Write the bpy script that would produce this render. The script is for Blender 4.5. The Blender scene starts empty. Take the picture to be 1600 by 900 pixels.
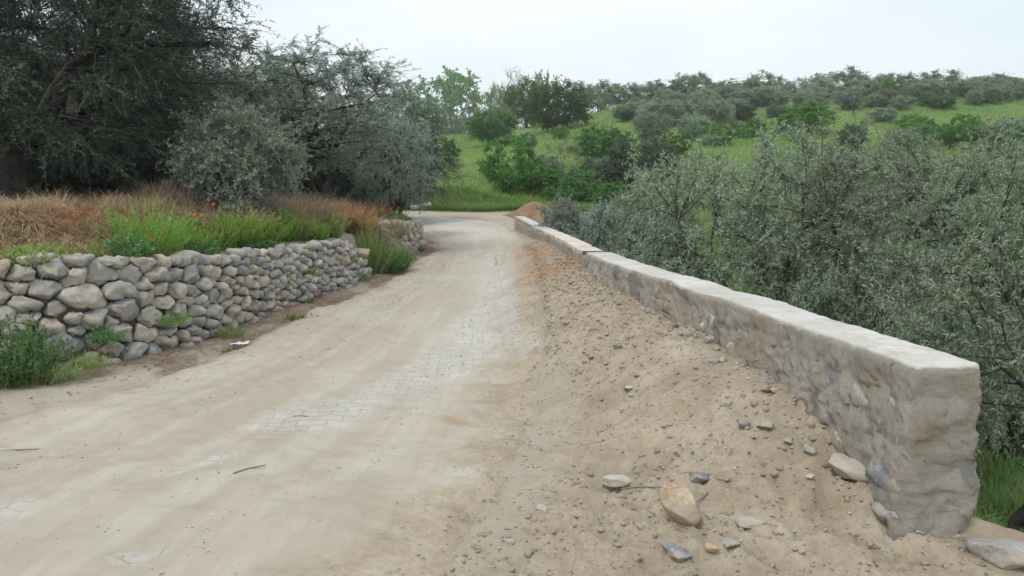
import bpy, bmesh, math, random
import numpy as np
from math import radians, pi, sin, cos

# ------------------------------------------------------------------ camera, sky, sun, exposure
S = bpy.context.scene
COL = S.collection
PITCH = math.atan(150 / 1200)
CAMZ = 1.6
cd = bpy.data.cameras.new('camera')
cam = bpy.data.objects.new('camera', cd); COL.objects.link(cam)
cam.location = (0, 0, CAMZ)
cam.rotation_euler = (pi / 2 - PITCH, 0, 0)
cd.sensor_width = 36
cd.lens = 36 * 1200 / 1600
cd.clip_start = .05
cd.clip_end = 2000
S.camera = cam

SUN_EL, SUN_AZ = 58, 215          # azimuth measured clockwise from +Y (north)
SKY_STRENGTH = .1
w = bpy.data.worlds.new('World'); S.world = w; w.use_nodes = True
nt = w.node_tree; nt.nodes.clear()
N = nt.nodes.new
wo = N('ShaderNodeOutputWorld'); bg = N('ShaderNodeBackground'); sky = N('ShaderNodeTexSky')
sky.sky_type = 'NISHITA'; sky.sun_disc = False
sky.sun_elevation = radians(SUN_EL); sky.sun_rotation = radians(SUN_AZ)
sky.air_density = 1.0; sky.dust_density = 3.0; sky.ozone_density = 1.0
tc = N('ShaderNodeTexCoord'); mp = N('ShaderNodeMapping'); mp.inputs['Scale'].default_value = (1, 1, 3.2)
nz = N('ShaderNodeTexNoise'); nz.inputs['Scale'].default_value = 2.3; nz.inputs['Detail'].default_value = 4; nz.inputs['Roughness'].default_value = .45
cr = N('ShaderNodeValToRGB')
cr.color_ramp.elements[0].position = .34; cr.color_ramp.elements[0].color = (7.9, 9.0, 9.6, 1)
cr.color_ramp.elements[1].position = .64; cr.color_ramp.elements[1].color = (9.8, 10.2, 10.4, 1)
mx = N('ShaderNodeMix'); mx.data_type = 'RGBA'; mx.inputs['Factor'].default_value = .86
L = nt.links.new
L(tc.outputs['Generated'], mp.inputs['Vector']); L(mp.outputs[0], nz.inputs['Vector']); L(nz.outputs['Fac'], cr.inputs['Fac'])
L(sky.outputs[0], mx.inputs['A']); L(cr.outputs[0], mx.inputs['B']); L(mx.outputs['Result'], bg.inputs['Color'])
bg.inputs['Strength'].default_value = SKY_STRENGTH
L(bg.outputs[0], wo.inputs['Surface'])

sd = bpy.data.lights.new('sun', 'SUN'); sun = bpy.data.objects.new('sun', sd); COL.objects.link(sun)
sd.energy = 1.4; sd.angle = radians(18); sd.color = (1, .975, .94)
sun.rotation_euler = (radians(90 - SUN_EL), 0, radians(180 - SUN_AZ))
S.view_settings.view_transform = 'Standard'; S.view_settings.look = 'None'
S.view_settings.gamma = 1; S.view_settings.use_curve_mapping = False
S.view_settings.exposure = 0.2
S.cycles.max_bounces = 5; S.cycles.diffuse_bounces = 3; S.cycles.transmission_bounces = 3; S.cycles.transparent_max_bounces = 4
S.cycles.use_denoising = True

# ------------------------------------------------------------------ numpy helpers
def hsh(ix, iy, iz, seed):
    h = (ix.astype(np.int64) * 374761393 + iy.astype(np.int64) * 668265263 + iz.astype(np.int64) * 2147483647 + seed * 1274126177) & 0xffffffff
    h = ((h ^ (h >> 13)) * 1274126177) & 0xffffffff
    h = ((h ^ (h >> 16)) * 2246822519) & 0xffffffff
    return ((h ^ (h >> 15)) & 0xffffff) / float(0xffffff)

def vnoise(p, seed=0):
    p = np.asarray(p, float)
    if p.shape[-1] == 2: p = np.concatenate([p, np.zeros(p.shape[:-1] + (1,))], -1)
    i = np.floor(p); f = p - i; u = f * f * f * (f * (f * 6 - 15) + 10); i = i.astype(np.int64)
    x, y, z = i[..., 0], i[..., 1], i[..., 2]; a, b, c = u[..., 0], u[..., 1], u[..., 2]
    def q(dz):
        n00 = hsh(x, y, z + dz, seed); n10 = hsh(x + 1, y, z + dz, seed)
        n01 = hsh(x, y + 1, z + dz, seed); n11 = hsh(x + 1, y + 1, z + dz, seed)
        return (n00 * (1 - a) + n10 * a) * (1 - b) + (n01 * (1 - a) + n11 * a) * b
    return (q(0) * (1 - c) + q(1) * c) * 2 - 1

def fbm(p, seed=0, octv=4, gain=.5, lac=2.03):
    p = np.asarray(p, float); s = 0; a = 1; t = 0
    for o in range(octv):
        s = s + a * vnoise(p * lac ** o + 17.3 * o, seed + o); t += a; a *= gain
    return s / t

def sst(a, b, x):
    t = np.clip((x - a) / (b - a), 0, 1); return t * t * (3 - 2 * t)

def sdist(P, poly):
    """signed distance to an open polyline (ends prolonged); positive on its left side"""
    A = poly[:-1].copy(); B = poly[1:].copy()
    A[0] = A[0] - (B[0] - A[0]) * 60; B[-1] = B[-1] + (B[-1] - A[-1]) * 60
    best = np.full(len(P), 1e9); sg = np.ones(len(P))
    for a, b in zip(A, B):
        d = b - a; t = np.clip(((P - a) @ d) / (d @ d), 0, 1)
        q = P - (a + t[:, None] * d); r = np.hypot(q[:, 0], q[:, 1])
        s = np.where(d[0] * q[:, 1] - d[1] * q[:, 0] >= 0, 1, -1)
        m = r < best - 1e-9; best = np.where(m, r, best); sg = np.where(m, s, sg)
    return best * sg

def smooth_path(pts, n=8):
    P = np.array(pts, float); P = np.vstack([2 * P[0] - P[1], P, 2 * P[-1] - P[-2]]); out = []
    for i in range(1, len(P) - 2):
        for k in range(n):
            t = k / n
            out.append(.5 * ((2 * P[i]) + (-P[i - 1] + P[i + 1]) * t + (2 * P[i - 1] - 5 * P[i] + 4 * P[i + 1] - P[i + 2]) * t * t + (-P[i - 1] + 3 * P[i] - 3 * P[i + 1] + P[i + 2]) * t ** 3))
    out.append(P[-2]); return np.array(out)

# camera pixel (of the 1600 x 900 photograph) -> ray
def ray(px, py):
    u = (px - 800) / 1200; v = (450 - py) / 1200
    return np.array([u, cos(PITCH) + v * sin(PITCH), -sin(PITCH) + v * cos(PITCH)])
def at_z(px, py, z):
    d = ray(px, py); return np.array([0, 0, CAMZ]) + d * ((z - CAMZ) / d[2])
def at_y(px, py, y):
    d = ray(px, py); return np.array([0, 0, CAMZ]) + d * (y / d[1])

# ------------------------------------------------------------------ the lie of the land
RIM = smooth_path([at_z(px, py, .83)[:2] for px, py in ((1430, 571), (1300, 527), (1200, 493), (1078, 451), (1000, 425), (927, 400))] +
                  [at_y(866, 373, 13.6)[:2], at_y(830, 356, 17.2)[:2], at_y(804, 342, 21.5)[:2]], 6)
def wall_top(y): return np.interp(y, [0, 9, 13.6, 17.2, 21.5], [.83, .83, .84, .86, .92])
FOOT = smooth_path([(-7.6, 4.4), (-5.6, 5.35), (-4.25, 6.25), (-3.5, 7.0), (-3.05, 8.2), (-2.72, 10.2), (-2.28, 12.0),
                    (-2.3, 14.2), (-2.02, 16.2), (-2.15, 17.6), (-3.3, 19.2), (-7, 21.5), (-16, 25)], 4)
ROADL = [(-7, -8), (-4.9, 3.5), (-3.9, 5.0), (-3.25, 6.3), (-2.85, 8.2), (-2.5, 10.2), (-2.1, 12), (-1.9, 15), (-1.85, 17.5), (-2.5, 20.5), (-4.5, 23.5), (-8, 25.8), (-16, 28.5), (-40, 36)]
ROADR = [(-2.2, -8), (-.25, 2.5), (.1, 4), (.42, 6.3), (.5, 8.5), (.52, 10.5), (.5, 13), (.4, 16), (.25, 19.5), (-.1, 23.0), (-1.2, 26.5), (-4.5, 29.3), (-14, 32.5), (-40, 40.5)]
ROADL = smooth_path(ROADL, 10); ROADR = smooth_path(ROADR, 10)

def H(x, y, rough=True):
    x = np.atleast_1d(np.asarray(x, float)); y = np.atleast_1d(np.asarray(y, float))
    P = np.stack([x, y], -1)
    dr = -sdist(P, RIM)                                   # + = beyond the front face of the parapet
    dl = sdist(P, FOOT)                                   # + = on the terrace side
    g = np.interp(y, [-50, 3, 5, 20, 24, 31, 45], [-.1, 0, .02, .5, .62, .8, 1.0])
    # verge heaped against the parapet
    b = np.interp(y, [2.0, 3.0, 3.35, 3.9, 4.6, 6, 10.5, 16, 21, 25], [-.1, -.06, .02, .30, .46, .46, .41, .22, .04, 0])
    g0 = g
    g = g + b * sst(-1.5, -.05, dr)
    # ground beyond the parapet lies lower
    hr = np.interp(y, [-20, 0, 3, 10, 22, 32, 45], [-.9, -.6, -.6, -.95, -.7, .2, 1.0]) - .02 * np.clip(dr, 0, 25) * sst(40, 20, y)
    g = g + (hr - g) * sst(.2 + .6 * sst(3.6, 3.2, y), .95 + 1.0 * sst(3.6, 3.2, y), dr) * sst(30, 23, y)
    # terrace behind the dry-stone wall
    ht = np.interp(y, [0, 6.6, 8.2, 12, 16, 20, 26], [.98, .98, .90, .92, .98, 1.1, 1.1]) + .42 * sst(.3, 1.9, dl) * sst(19, 13, y) - .25 * sst(2.2, 6, dl) * sst(19, 13, y)
    ww = .22 + 1.6 * sst(17.5, 20, y) + .35 * sst(12.1, 12.6, y) * sst(14.4, 13.9, y)
    t1 = np.clip((dl - .04) / ww, 0, 1)
    g = g + (ht - g) * t1 * t1 * (3 - 2 * t1) * sst(36, 25, y)
    # hill
    az = x / np.maximum(y, 5)
    A = np.interp(az, [-.8, -.3, -.05, .1, .3, .5, .75], [7, 8.5, 10.0, 13.0, 14.8, 15.6, 15.2])
    t = np.clip((y - 33) / 92, 0, 1); ts = .35 * t * t * (3 - 2 * t) + .65 * t
    hill = A * ts
    hill = hill + sst(34, 60, y) * (1.1 * vnoise(P / 24., 5) + .5 * vnoise(P / 9., 6))
    hill = hill - .03 * np.clip(y - 125, 0, None)
    hill = hill + .9 * np.exp(-((x + 2.6) / 2.0) ** 2 - ((y - 34) / 2.2) ** 2) + 2.6 * np.exp(-((x - 57) / 14) ** 2 - ((y - 96) / 9) ** 2)
    g = g + hill * sst(30, 36, y)
    if rough:
        near = sst(30, 12, y)
        road = sst(.1, -.35, -(-sdist(P, ROADR))) * sst(-.1, .3, -sdist(P, ROADL))   # 1 on the carriageway
        vr = sst(-.5, .5, -sdist(P, ROADR)) * sst(.25, 0, dr)
        lump = fbm(P * 3.4, 11, 5, .55); rm = .3 + .9 * sst(-.25, .3, fbm(P * 1.3, 15, 3))
        cl = np.abs(fbm(P * 9.0, 31, 3, .5))
        g = g + vr * near * rm * (.085 * lump + .05 * (.35 - cl) * 1.6 + .024 * (.3 - np.abs(fbm(P * 24, 33, 3, .6))))
        # wheel-churned ridges across the soft verge
        band = np.exp(-((x - (.62 + .05 * np.sin(y * .8))) / .13) ** 2) * sst(3.2, 3.8, y) * sst(7.2, 6, y)
        g = g + band * (-.03 + .035 * np.abs(np.sin(y * 21 + 5 * x + 1.5 * vnoise(P * 3, 2))))
        offs = (1 - road) * (1 - vr)
        g = g + offs * (.05 * fbm(P * 1.1, 21, 4) + .02 * fbm(P * 6, 22, 3)) * sst(60, 20, y)
        g = g + road * (.012 * fbm(P * .9, 41, 3) + .0012 * fbm(P * 8, 42, 3) * near)
        # heap of soil and the fresh fill by the parapet
    g = g + .10 * np.exp(-((x - .42) / .42) ** 2 - ((y - 13.2) / 1.5) ** 2) * (1 + .25 * vnoise(P * 5, 3))
    return g

def Hs(x, y): return float(H(x, y)[0])
def ground(px, py, tmax=240):
    d = ray(px, py); t = np.concatenate([np.arange(2, 30, .02), np.arange(30, tmax, .1)])
    q = d[None] * t[:, None]; q[:, 2] += CAMZ
    k = np.nonzero(q[:, 2] < H(q[:, 0], q[:, 1]))[0]
    k = k[0] if len(k) else len(t) - 1
    return q[k]

# ------------------------------------------------------------------ mesh helpers
def add_mesh(name, V, F, mat=None, parent=None, smooth=True, attrs=None, loc=None, sharp_deg=None):
    """V (n,3); F (m,k) one array or a list of arrays with different k"""
    me = bpy.data.meshes.new(name)
    Fs = F if isinstance(F, (list, tuple)) else [F]
    Fs = [np.asarray(f, np.int32) for f in Fs if len(f)]
    me.vertices.add(len(V)); me.vertices.foreach_set('co', np.asarray(V, np.float32).ravel())
    nl = sum(f.size for f in Fs); npoly = sum(len(f) for f in Fs)
    me.loops.add(nl); me.loops.foreach_set('vertex_index', np.concatenate([f.ravel() for f in Fs]))
    me.polygons.add(npoly)
    tot = np.concatenate([np.full(len(f), f.shape[1], np.int32) for f in Fs])
    st = np.concatenate([[0], np.cumsum(tot)[:-1]]).astype(np.int32)
    me.polygons.foreach_set('loop_start', st); me.polygons.foreach_set('loop_total', tot)
    me.polygons.foreach_set('use_smooth', np.full(npoly, smooth))
    me.update(calc_edges=True); me.validate()
    if attrs:
        for k, (dom, arr) in attrs.items():
            arr = np.asarray(arr, np.float32)
            if arr.ndim == 2:
                a = me.attributes.new(k, 'FLOAT_COLOR', dom)
                if arr.shape[1] == 3: arr = np.hstack([arr, np.ones((len(arr), 1), np.float32)])
                a.data.foreach_set('color', arr.ravel())
            else:
                a = me.attributes.new(k, 'FLOAT', dom); a.data.foreach_set('value', arr)
    o = bpy.data.objects.new(name, me); COL.objects.link(o)
    if mat: me.materials.append(mat)
    if parent: o.parent = parent
    if loc is not None: o.location = loc
    return o

def tag(o, label=None, cat=None, group=None, kind=None):
    if label: o['label'] = label
    if cat: o['category'] = cat
    if group: o['group'] = group
    if kind: o['kind'] = kind
    return o
def empty(name, loc=(0, 0, 0), rz=0, scale=1):
    o = bpy.data.objects.new(name, None); COL.objects.link(o); o.location = loc; o.rotation_euler = (0, 0, rz)
    o.scale = (scale,) * 3 if np.isscalar(scale) else scale; o.empty_display_size = .2
    return o
def dup(root, loc, rz=0, scale=1, name=None):
    r = root.copy(); COL.objects.link(r); r.location = loc; r.rotation_euler = (0, 0, rz)
    if name: r.name = name
    r.scale = (scale,) * 3 if np.isscalar(scale) else scale
    for ch in root.children:
        c = ch.copy(); COL.objects.link(c); c.parent = r
    return r

class Geo:
    """collects pieces into one mesh"""
    def __init__(s): s.V = []; s.F = {}; s.n = 0; s.A = {}
    def add(s, V, F, **at):
        F = np.asarray(F, np.int64)
        s.V.append(V); s.F.setdefault(F.shape[1], []).append(F + s.n); s.n += len(V)
        for k, v in at.items(): s.A.setdefault(k, []).append(np.broadcast_to(np.asarray(v, float), (len(V),) + np.shape(v)[1:] if np.ndim(v) > 1 else (len(V),)))
    def build(s, name, mat, parent=None, smooth=True, **kw):
        at = {k: ('POINT', np.concatenate(v)) for k, v in s.A.items()}
        return add_mesh(name, np.concatenate(s.V), [np.concatenate(f) for f in s.F.values()], mat, parent, smooth, at, **kw)

def grid_faces(n, m):
    i = np.arange((n - 1) * m).reshape(n - 1, m)[:, :-1]
    return np.stack([i, i + 1, i + m + 1, i + m], -1).reshape(-1, 4)

def tube(pts, rad, sides=6):
    pts = np.asarray(pts, float); n = len(pts); rad = np.broadcast_to(rad, (n,))
    T = np.gradient(pts, axis=0); T /= np.linalg.norm(T, axis=1)[:, None] + 1e-9
    a = np.array([0, 0, 1.]) if abs(T[0, 2]) < .8 else np.array([1., 0, 0])
    U = np.cross(T, a); U /= np.linalg.norm(U, axis=1)[:, None] + 1e-9; W = np.cross(T, U)
    th = np.arange(sides) * 2 * pi / sides
    V = pts[:, None] + rad[:, None, None] * (np.cos(th)[None, :, None] * U[:, None] + np.sin(th)[None, :, None] * W[:, None])
    k = np.arange(sides); F = []
    for i in range(n - 1):
        F.append(np.stack([i * sides + k, i * sides + (k + 1) % sides, (i + 1) * sides + (k + 1) % sides, (i + 1) * sides + k], -1))
    V = V.reshape(-1, 3)
    F = np.concatenate(F)
    # close the tip
    V = np.vstack([V, pts[-1] + T[-1] * rad[-1] * .6]); tip = len(V) - 1
    b = (n - 1) * sides
    F3 = np.stack([b + k, b + (k + 1) % sides, np.full(sides, tip)], -1)
    return V, F, F3
def add_tube(g, pts, rad, sides=6):
    V, F, F3 = tube(pts, rad, sides)
    n0 = g.n; g.add(V, F); g.F.setdefault(3, []).append(F3 + n0)

_ico = {}
def ico(sub):
    if sub not in _ico:
        bm = bmesh.new(); bmesh.ops.create_icosphere(bm, subdivisions=sub, radius=1)
        bm.verts.index_update()
        _ico[sub] = (np.array([v.co[:] for v in bm.verts]), np.array([[v.index for v in f.verts] for f in bm.faces])); bm.free()
    return _ico[sub]

def rock(rng, radii, sub=3, cuts=9, rough=.05, box=.0):
    cuts = int(cuts * 1.5)
    V, F = ico(sub); V = V.copy()
    if box: V = np.sign(V) * np.abs(V) ** (1 - box); V /= np.abs(V).max()
    for _ in range(cuts):
        n = rng.normal(size=3); n /= np.linalg.norm(n); d = rng.uniform(.5, .9)
        s = V @ n; m = s > d; V[m] -= np.outer((s[m] - d) * .93, n)
    o = rng.uniform(-50, 50, 3)
    nrm = V / np.linalg.norm(V, axis=1)[:, None]
    V += nrm * (fbm(V * 1.3 + o, 3, 2)[:, None] * rough * 2.2 + fbm(V * 4.5 + o, 4, 3)[:, None] * rough)
    return V * np.asarray(radii), F

# ------------------------------------------------------------------ materials
class Mat:
    def __init__(s, name, rough=.9, spec=.3):
        s.m = bpy.data.materials.new(name); s.m.use_nodes = True; s.t = s.m.node_tree; s.b = s.t.nodes['Principled BSDF']
        s.b.inputs['Roughness'].default_value = rough; s.b.inputs['Specular IOR Level'].default_value = spec
        s.tc = s.t.nodes.new('ShaderNodeTexCoord')
    def link(s, a, b): s.t.links.new(a, b)
    def noise(s, scale, detail=4, rough=.55, coord='Object', stretch=None, dist=0):
        n = s.t.nodes.new('ShaderNodeTexNoise'); n.inputs['Scale'].default_value = scale; n.inputs['Detail'].default_value = detail
        n.inputs['Roughness'].default_value = rough; n.inputs['Distortion'].default_value = dist
        c = s.tc.outputs[coord]
        if stretch is not None:
            mp = s.t.nodes.new('ShaderNodeMapping'); mp.inputs['Scale'].default_value = stretch; s.link(c, mp.inputs[0]); c = mp.outputs[0]
        s.link(c, n.inputs['Vector']); return n.outputs['Fac']
    def voro(s, scale, feature='F1', out='Distance', coord='Object', rnd=1):
        n = s.t.nodes.new('ShaderNodeTexVoronoi'); n.feature = feature; n.inputs['Scale'].default_value = scale; n.inputs['Randomness'].default_value = rnd
        s.link(s.tc.outputs[coord], n.inputs['Vector']); return n.outputs[out]
    def ramp(s, fac, stops):
        r = s.t.nodes.new('ShaderNodeValToRGB'); e = r.color_ramp.elements
        while len(e) < len(stops): e.new(.5)
        for q, (p, c) in zip(e, stops):
            q.position = p; q.color = (c, c, c, 1) if np.isscalar(c) else tuple(c) + (1,)
        s.link(fac, r.inputs[0]); return r.outputs[0]
    def mix(s, f, a, b, mode='MIX'):
        n = s.t.nodes.new('ShaderNodeMix'); n.data_type = 'RGBA'; n.blend_type = mode
        for k, v in (('Factor', f), ('A', a), ('B', b)):
            if hasattr(v, 'is_output'): s.link(v, n.inputs[k])
            elif k == 'Factor': n.inputs[k].default_value = v
            else: n.inputs[k].default_value = tuple(v) + (1,)
        return n.outputs['Result']
    def math(s, op, a, b=None, clamp=False):
        n = s.t.nodes.new('ShaderNodeMath'); n.operation = op; n.use_clamp = clamp
        for i, v in enumerate((a, b)):
            if v is None: continue
            if hasattr(v, 'is_output'): s.link(v, n.inputs[i])
            else: n.inputs[i].default_value = v
        return n.outputs[0]
    def attr(s, name, out='Fac'):
        n = s.t.nodes.new('ShaderNodeAttribute'); n.attribute_name = name; return n.outputs[out]
    def objrand(s): return s.t.nodes.new('ShaderNodeObjectInfo').outputs['Random']
    def color(s, c):
        if hasattr(c, 'is_output'): s.link(c, s.b.inputs['Base Color'])
        else: s.b.inputs['Base Color'].default_value = tuple(c) + (1,)
        return s
    def bump(s, h, strength=.5, dist=.01):
        n = s.t.nodes.new('ShaderNodeBump'); n.inputs['Strength'].default_value = strength; n.inputs['Distance'].default_value = dist
        s.link(h, n.inputs['Height'])
        prev = s.b.inputs['Normal'].links
        if prev: s.link(prev[0].from_socket, n.inputs['Normal'])
        s.link(n.outputs[0], s.b.inputs['Normal']); return s

def leaf_mat(name, top, under, tint, trans=.22, rough=.55):
    """two-sided leaf with a colour that varies from spray to spray"""
    m = Mat(name, rough, .35)
    r = m.attr('rnd')
    c = m.mix(r, top, tint)
    geo = m.t.nodes.new('ShaderNodeNewGeometry')
    c = m.mix(geo.outputs['Backfacing'], c, under)
    orr = m.objrand()
    hs = m.t.nodes.new('ShaderNodeHueSaturation'); m.link(c, hs.inputs['Color'])
    m.link(m.math('ADD', m.math('MULTIPLY', orr, .4), .8), hs.inputs['Value'])
    m.link(m.math('ADD', m.math('MULTIPLY', orr, .03), .485), hs.inputs['Hue'])
    c = hs.outputs[0]; m.color(c)
    tr = m.t.nodes.new('ShaderNodeBsdfTranslucent'); m.link(c, tr.inputs['Color'])
    ms = m.t.nodes.new('ShaderNodeMixShader'); ms.inputs[0].default_value = trans
    out = m.t.nodes['Material Output']
    m.link(m.b.outputs[0], ms.inputs[1]); m.link(tr.outputs[0], ms.inputs[2]); m.link(ms.outputs[0], out.inputs['Surface'])
    return m.m

def make_dirt_nodes(m):
    """shared dusty-sand colour"""
    a = m.noise(.55, 5, .6); b = m.noise(5, 6, .65); c = m.noise(60, 4, .7)
    col = m.mix(m.ramp(a, [(.3, 0.), (.7, 1.)]), (.38, .33, .26), (.44, .40, .34))
    col = m.mix(m.ramp(b, [(.35, .0), (.62, .55)]), col, (.38, .32, .245))
    col = m.mix(m.math('MULTIPLY', m.ramp(c, [(.5, 0.), (.72, 1.)]), .35), col, (.25, .2, .15))
    col = m.mix(m.math('MULTIPLY', m.ramp(m.noise(95, 3, .6), [(.60, 0.), (.74, 1.)]), .4), col, (.68, .65, .6))
    return col

M = {}
m = Mat('soil', .95, .15)
dirt = make_dirt_nodes(m)
vg = m.attr('verge')
vcol = m.mix(m.ramp(m.noise(3.2, 6, .7), [(.3, 0.), (.68, 1.)]), (.30, .24, .17), (.45, .385, .295))
vcol = m.mix(m.math('MULTIPLY', m.ramp(m.noise(22, 5, .7), [(.48, 0.), (.66, 1.)]), .6), vcol, (.27, .215, .155))
vcol = m.mix(m.math('MULTIPLY', m.ramp(m.noise(75, 3, .6), [(.6, 0.), (.72, 1.)]), .5), vcol, (.6, .55, .47))
vcol = m.mix(m.ramp(m.noise(1.4, 5, .65), [(.50, 0.), (.66, .6)]), vcol, (.27, .215, .155))
col = m.mix(vg, dirt, vcol)
col = m.mix(m.attr('red'), col, m.mix(m.noise(6, 5), (.31, .185, .095), (.42, .27, .15)))
lit = m.mix(m.ramp(m.noise(18, 6, .75), [(.35, 0.), (.65, 1.)]), (.085, .06, .042), (.27, .20, .14))
col = m.mix(m.attr('litter'), col, lit)
gr = m.mix(m.ramp(m.noise(.12, 5, .6), [(.35, 0.), (.65, 1.)]), (.10, .19, .05), (.20, .29, .09))
gr = m.mix(m.ramp(m.noise(1.6, 6, .7), [(.42, 0.), (.66, .75)]), gr, (.08, .13, .045))
gr = m.mix(m.ramp(m.noise(.3, 5, .7), [(.60, 0.), (.72, .7)]), gr, (.27, .23, .14))
col = m.mix(m.attr('grass'), col, gr)
m.color(col)
m.bump(m.noise(22, 8, .7), .55, .028); m.bump(m.noise(140, 4, .7), .4, .004)
M['soil'] = m.m

m = Mat('road_dust', .95, .15)
dirt = make_dirt_nodes(m)
br = m.t.nodes.new('ShaderNodeTexBrick'); mp = m.t.nodes.new('ShaderNodeMapping')
mp.inputs['Rotation'].default_value = (0, 0, radians(-3))
m.link(m.tc.outputs['Object'], mp.inputs[0])
wob = m.t.nodes.new('ShaderNodeTexWave'); wob.wave_type = 'BANDS'; wob.bands_direction = 'X'; wob.wave_profile = 'TRI'
wob.inputs['Scale'].default_value = 3.14 / 2; m.link(mp.outputs[0], wob.inputs['Vector'])
cmb = m.t.nodes.new('ShaderNodeCombineXYZ'); m.link(m.math('MULTIPLY', wob.outputs['Fac'], .035), cmb.inputs['Y'])
vadd = m.t.nodes.new('ShaderNodeVectorMath'); vadd.operation = 'ADD'; m.link(mp.outputs[0], vadd.inputs[0]); m.link(cmb.outputs[0], vadd.inputs[1])
m.link(vadd.outputs[0], br.inputs['Vector'])
br.inputs['Scale'].default_value = 1; br.inputs['Brick Width'].default_value = .2; br.inputs['Row Height'].default_value = .1
br.inputs['Mortar Size'].default_value = .006; br.inputs['Mortar Smooth'].default_value = .3
br.inputs['Color1'].default_value = (.47, .48, .475, 1); br.inputs['Color2'].default_value = (.54, .54, .525, 1); br.inputs['Mortar'].default_value = (.40, .36, .30, 1)
dustn = m.noise(2.6, 8, .72, stretch=(1, .45, 1)); fine = m.noise(9, 7, .75)
pv = m.attr('paver')
v = m.math('ADD', m.math('MULTIPLY', m.math('ADD', m.math('MULTIPLY', dustn, .5), m.math('MULTIPLY', fine, .5)), 2.4), m.math('MULTIPLY', pv, .5))
v = m.math('SUBTRACT', v, m.math('MULTIPLY', br.outputs['Fac'], .12))
expo = m.ramp(m.math('MULTIPLY', v, .5), [(.77, 0.), (.84, 1.)])
bl = m.ramp(m.noise(.9, 5, .6), [(.35, (.39, .345, .28)), (.65, (.46, .42, .355))])
dusty = m.mix(.35, dirt, bl)
stk = m.attr('streak')
dusty = m.mix(m.math('MULTIPLY', m.ramp(stk, [(.5, 0.), (.9, 1.)]), .34), dusty, (.345, .30, .235))
dusty = m.mix(m.math('MULTIPLY', m.ramp(stk, [(.12, 1.), (.45, 0.)]), .28), dusty, (.52, .485, .425))
pale = m.mix(m.attr('pale'), dusty, (.56, .53, .47))
vcol = m.mix(m.ramp(m.noise(3.2, 6, .7), [(.3, 0.), (.68, 1.)]), (.30, .24, .17), (.45, .385, .295))
vcol = m.mix(m.math('MULTIPLY', m.ramp(m.noise(22, 5, .7), [(.48, 0.), (.66, 1.)]), .6), vcol, (.27, .215, .155))
pale = m.mix(m.ramp(m.math('ADD', m.attr('verge'), m.math('MULTIPLY', m.math('SUBTRACT', m.noise(7, 6, .7), .5), .9)), [(.3, 0.), (.75, 1.)]), pale, vcol)
lit = m.mix(m.ramp(m.noise(18, 6, .75), [(.35, 0.), (.65, 1.)]), (.12, .09, .065), (.33, .26, .18))
pale = m.mix(m.ramp(m.math('ADD', m.attr('litter'), m.math('MULTIPLY', m.math('SUBTRACT', m.noise(6, 6, .7), .5), .9)), [(.4, 0.), (1., .8)]), pale, lit)
rd = m.mix(m.attr('red'), pale, m.mix(m.noise(7, 5, .65), (.31, .19, .10), (.44, .29, .165)))
col = m.mix(m.math('MULTIPLY', expo, .44), rd, br.outputs['Color'])
rut = m.noise(3.0, 5, .6, stretch=(5, .35, 1))
col = m.mix(m.math('MULTIPLY', m.ramp(rut, [(.5, 0.), (.7, 1.)]), .25), col, (.33, .275, .21))
m.color(col)
m.bump(m.math('ADD', m.math('MULTIPLY', m.noise(38, 6, .7), .8), m.math('MULTIPLY', m.math('MULTIPLY', br.outputs['Fac'], expo), -1.2)), .6, .006)
m.bump(m.noise(160, 3, .7), .4, .003)
wv = m.t.nodes.new('ShaderNodeTexWave'); wv.bands_direction = 'DIAGONAL'; wv.inputs['Scale'].default_value = 5.2; wv.inputs['Distortion'].default_value = 2.5; wv.inputs['Detail'].default_value = 3
m.link(m.tc.outputs['Object'], wv.inputs['Vector'])
m.bump(m.math('MULTIPLY', wv.outputs['Fac'], m.math('MULTIPLY', m.attr('track'), m.ramp(m.noise(1.3, 4), [(.5, 0.), (.62, 1.)]))), .45, .008)
M['road'] = m.m

m = Mat('field_stone', .85, .3)
tn = m.attr('tint')
base = m.ramp(tn, [(0, (.30, .31, .315)), (.3, (.46, .45, .42)), (.55, (.56, .515, .43)), (.75, (.46, .37, .25)), (.88, (.66, .62, .55)), (1, (.42, .28, .18))])
pat = m.noise(5.5, 6, .7); col = m.mix(m.ramp(pat, [(.35, 0.), (.66, .65)]), base, (.22, .215, .205))
col = m.mix(m.ramp(m.noise(2.8, 3, .6), [(.5, 0.), (.7, .6)]), col, (.45, .37, .26))
col = m.mix(m.ramp(m.noise(34, 5, .75), [(.55, 0.), (.68, .6)]), col, (.56, .55, .51))
col = m.mix(m.ramp(m.noise(60, 4, .7), [(.30, .6), (.42, 0.)]), col, (.12, .115, .105))
m.color(col); m.bump(m.noise(16, 7, .7), .7, .02); m.bump(m.noise(90, 4, .7), .45, .005)
M['stone'] = m.m

def loose_stone_mat(name, a, b, speck=(.6, .58, .54), crack=None):
    a = tuple(.8 * v + .03 for v in a); b = tuple(.82 * v + .03 for v in b)
    m = Mat(name, .82, .3)
    c = m.mix(m.ramp(m.noise(9, 5, .65), [(.38, 0.), (.62, 1.)]), a, b)
    c = m.mix(m.ramp(m.noise(70, 4, .7), [(.55, 0.), (.7, .55)]), c, speck)
    c = m.mix(m.ramp(m.noise(45, 4, .7), [(.3, .5), (.42, 0.)]), c, (.1, .09, .08))
    c = m.mix(m.ramp(m.noise(5, 5, .7), [(.5, 0.), (.62, .75)]), c, (.40, .335, .255))
    m.color(c); m.bump(m.noise(40, 6, .7), .6, .012); return m.m

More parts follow.
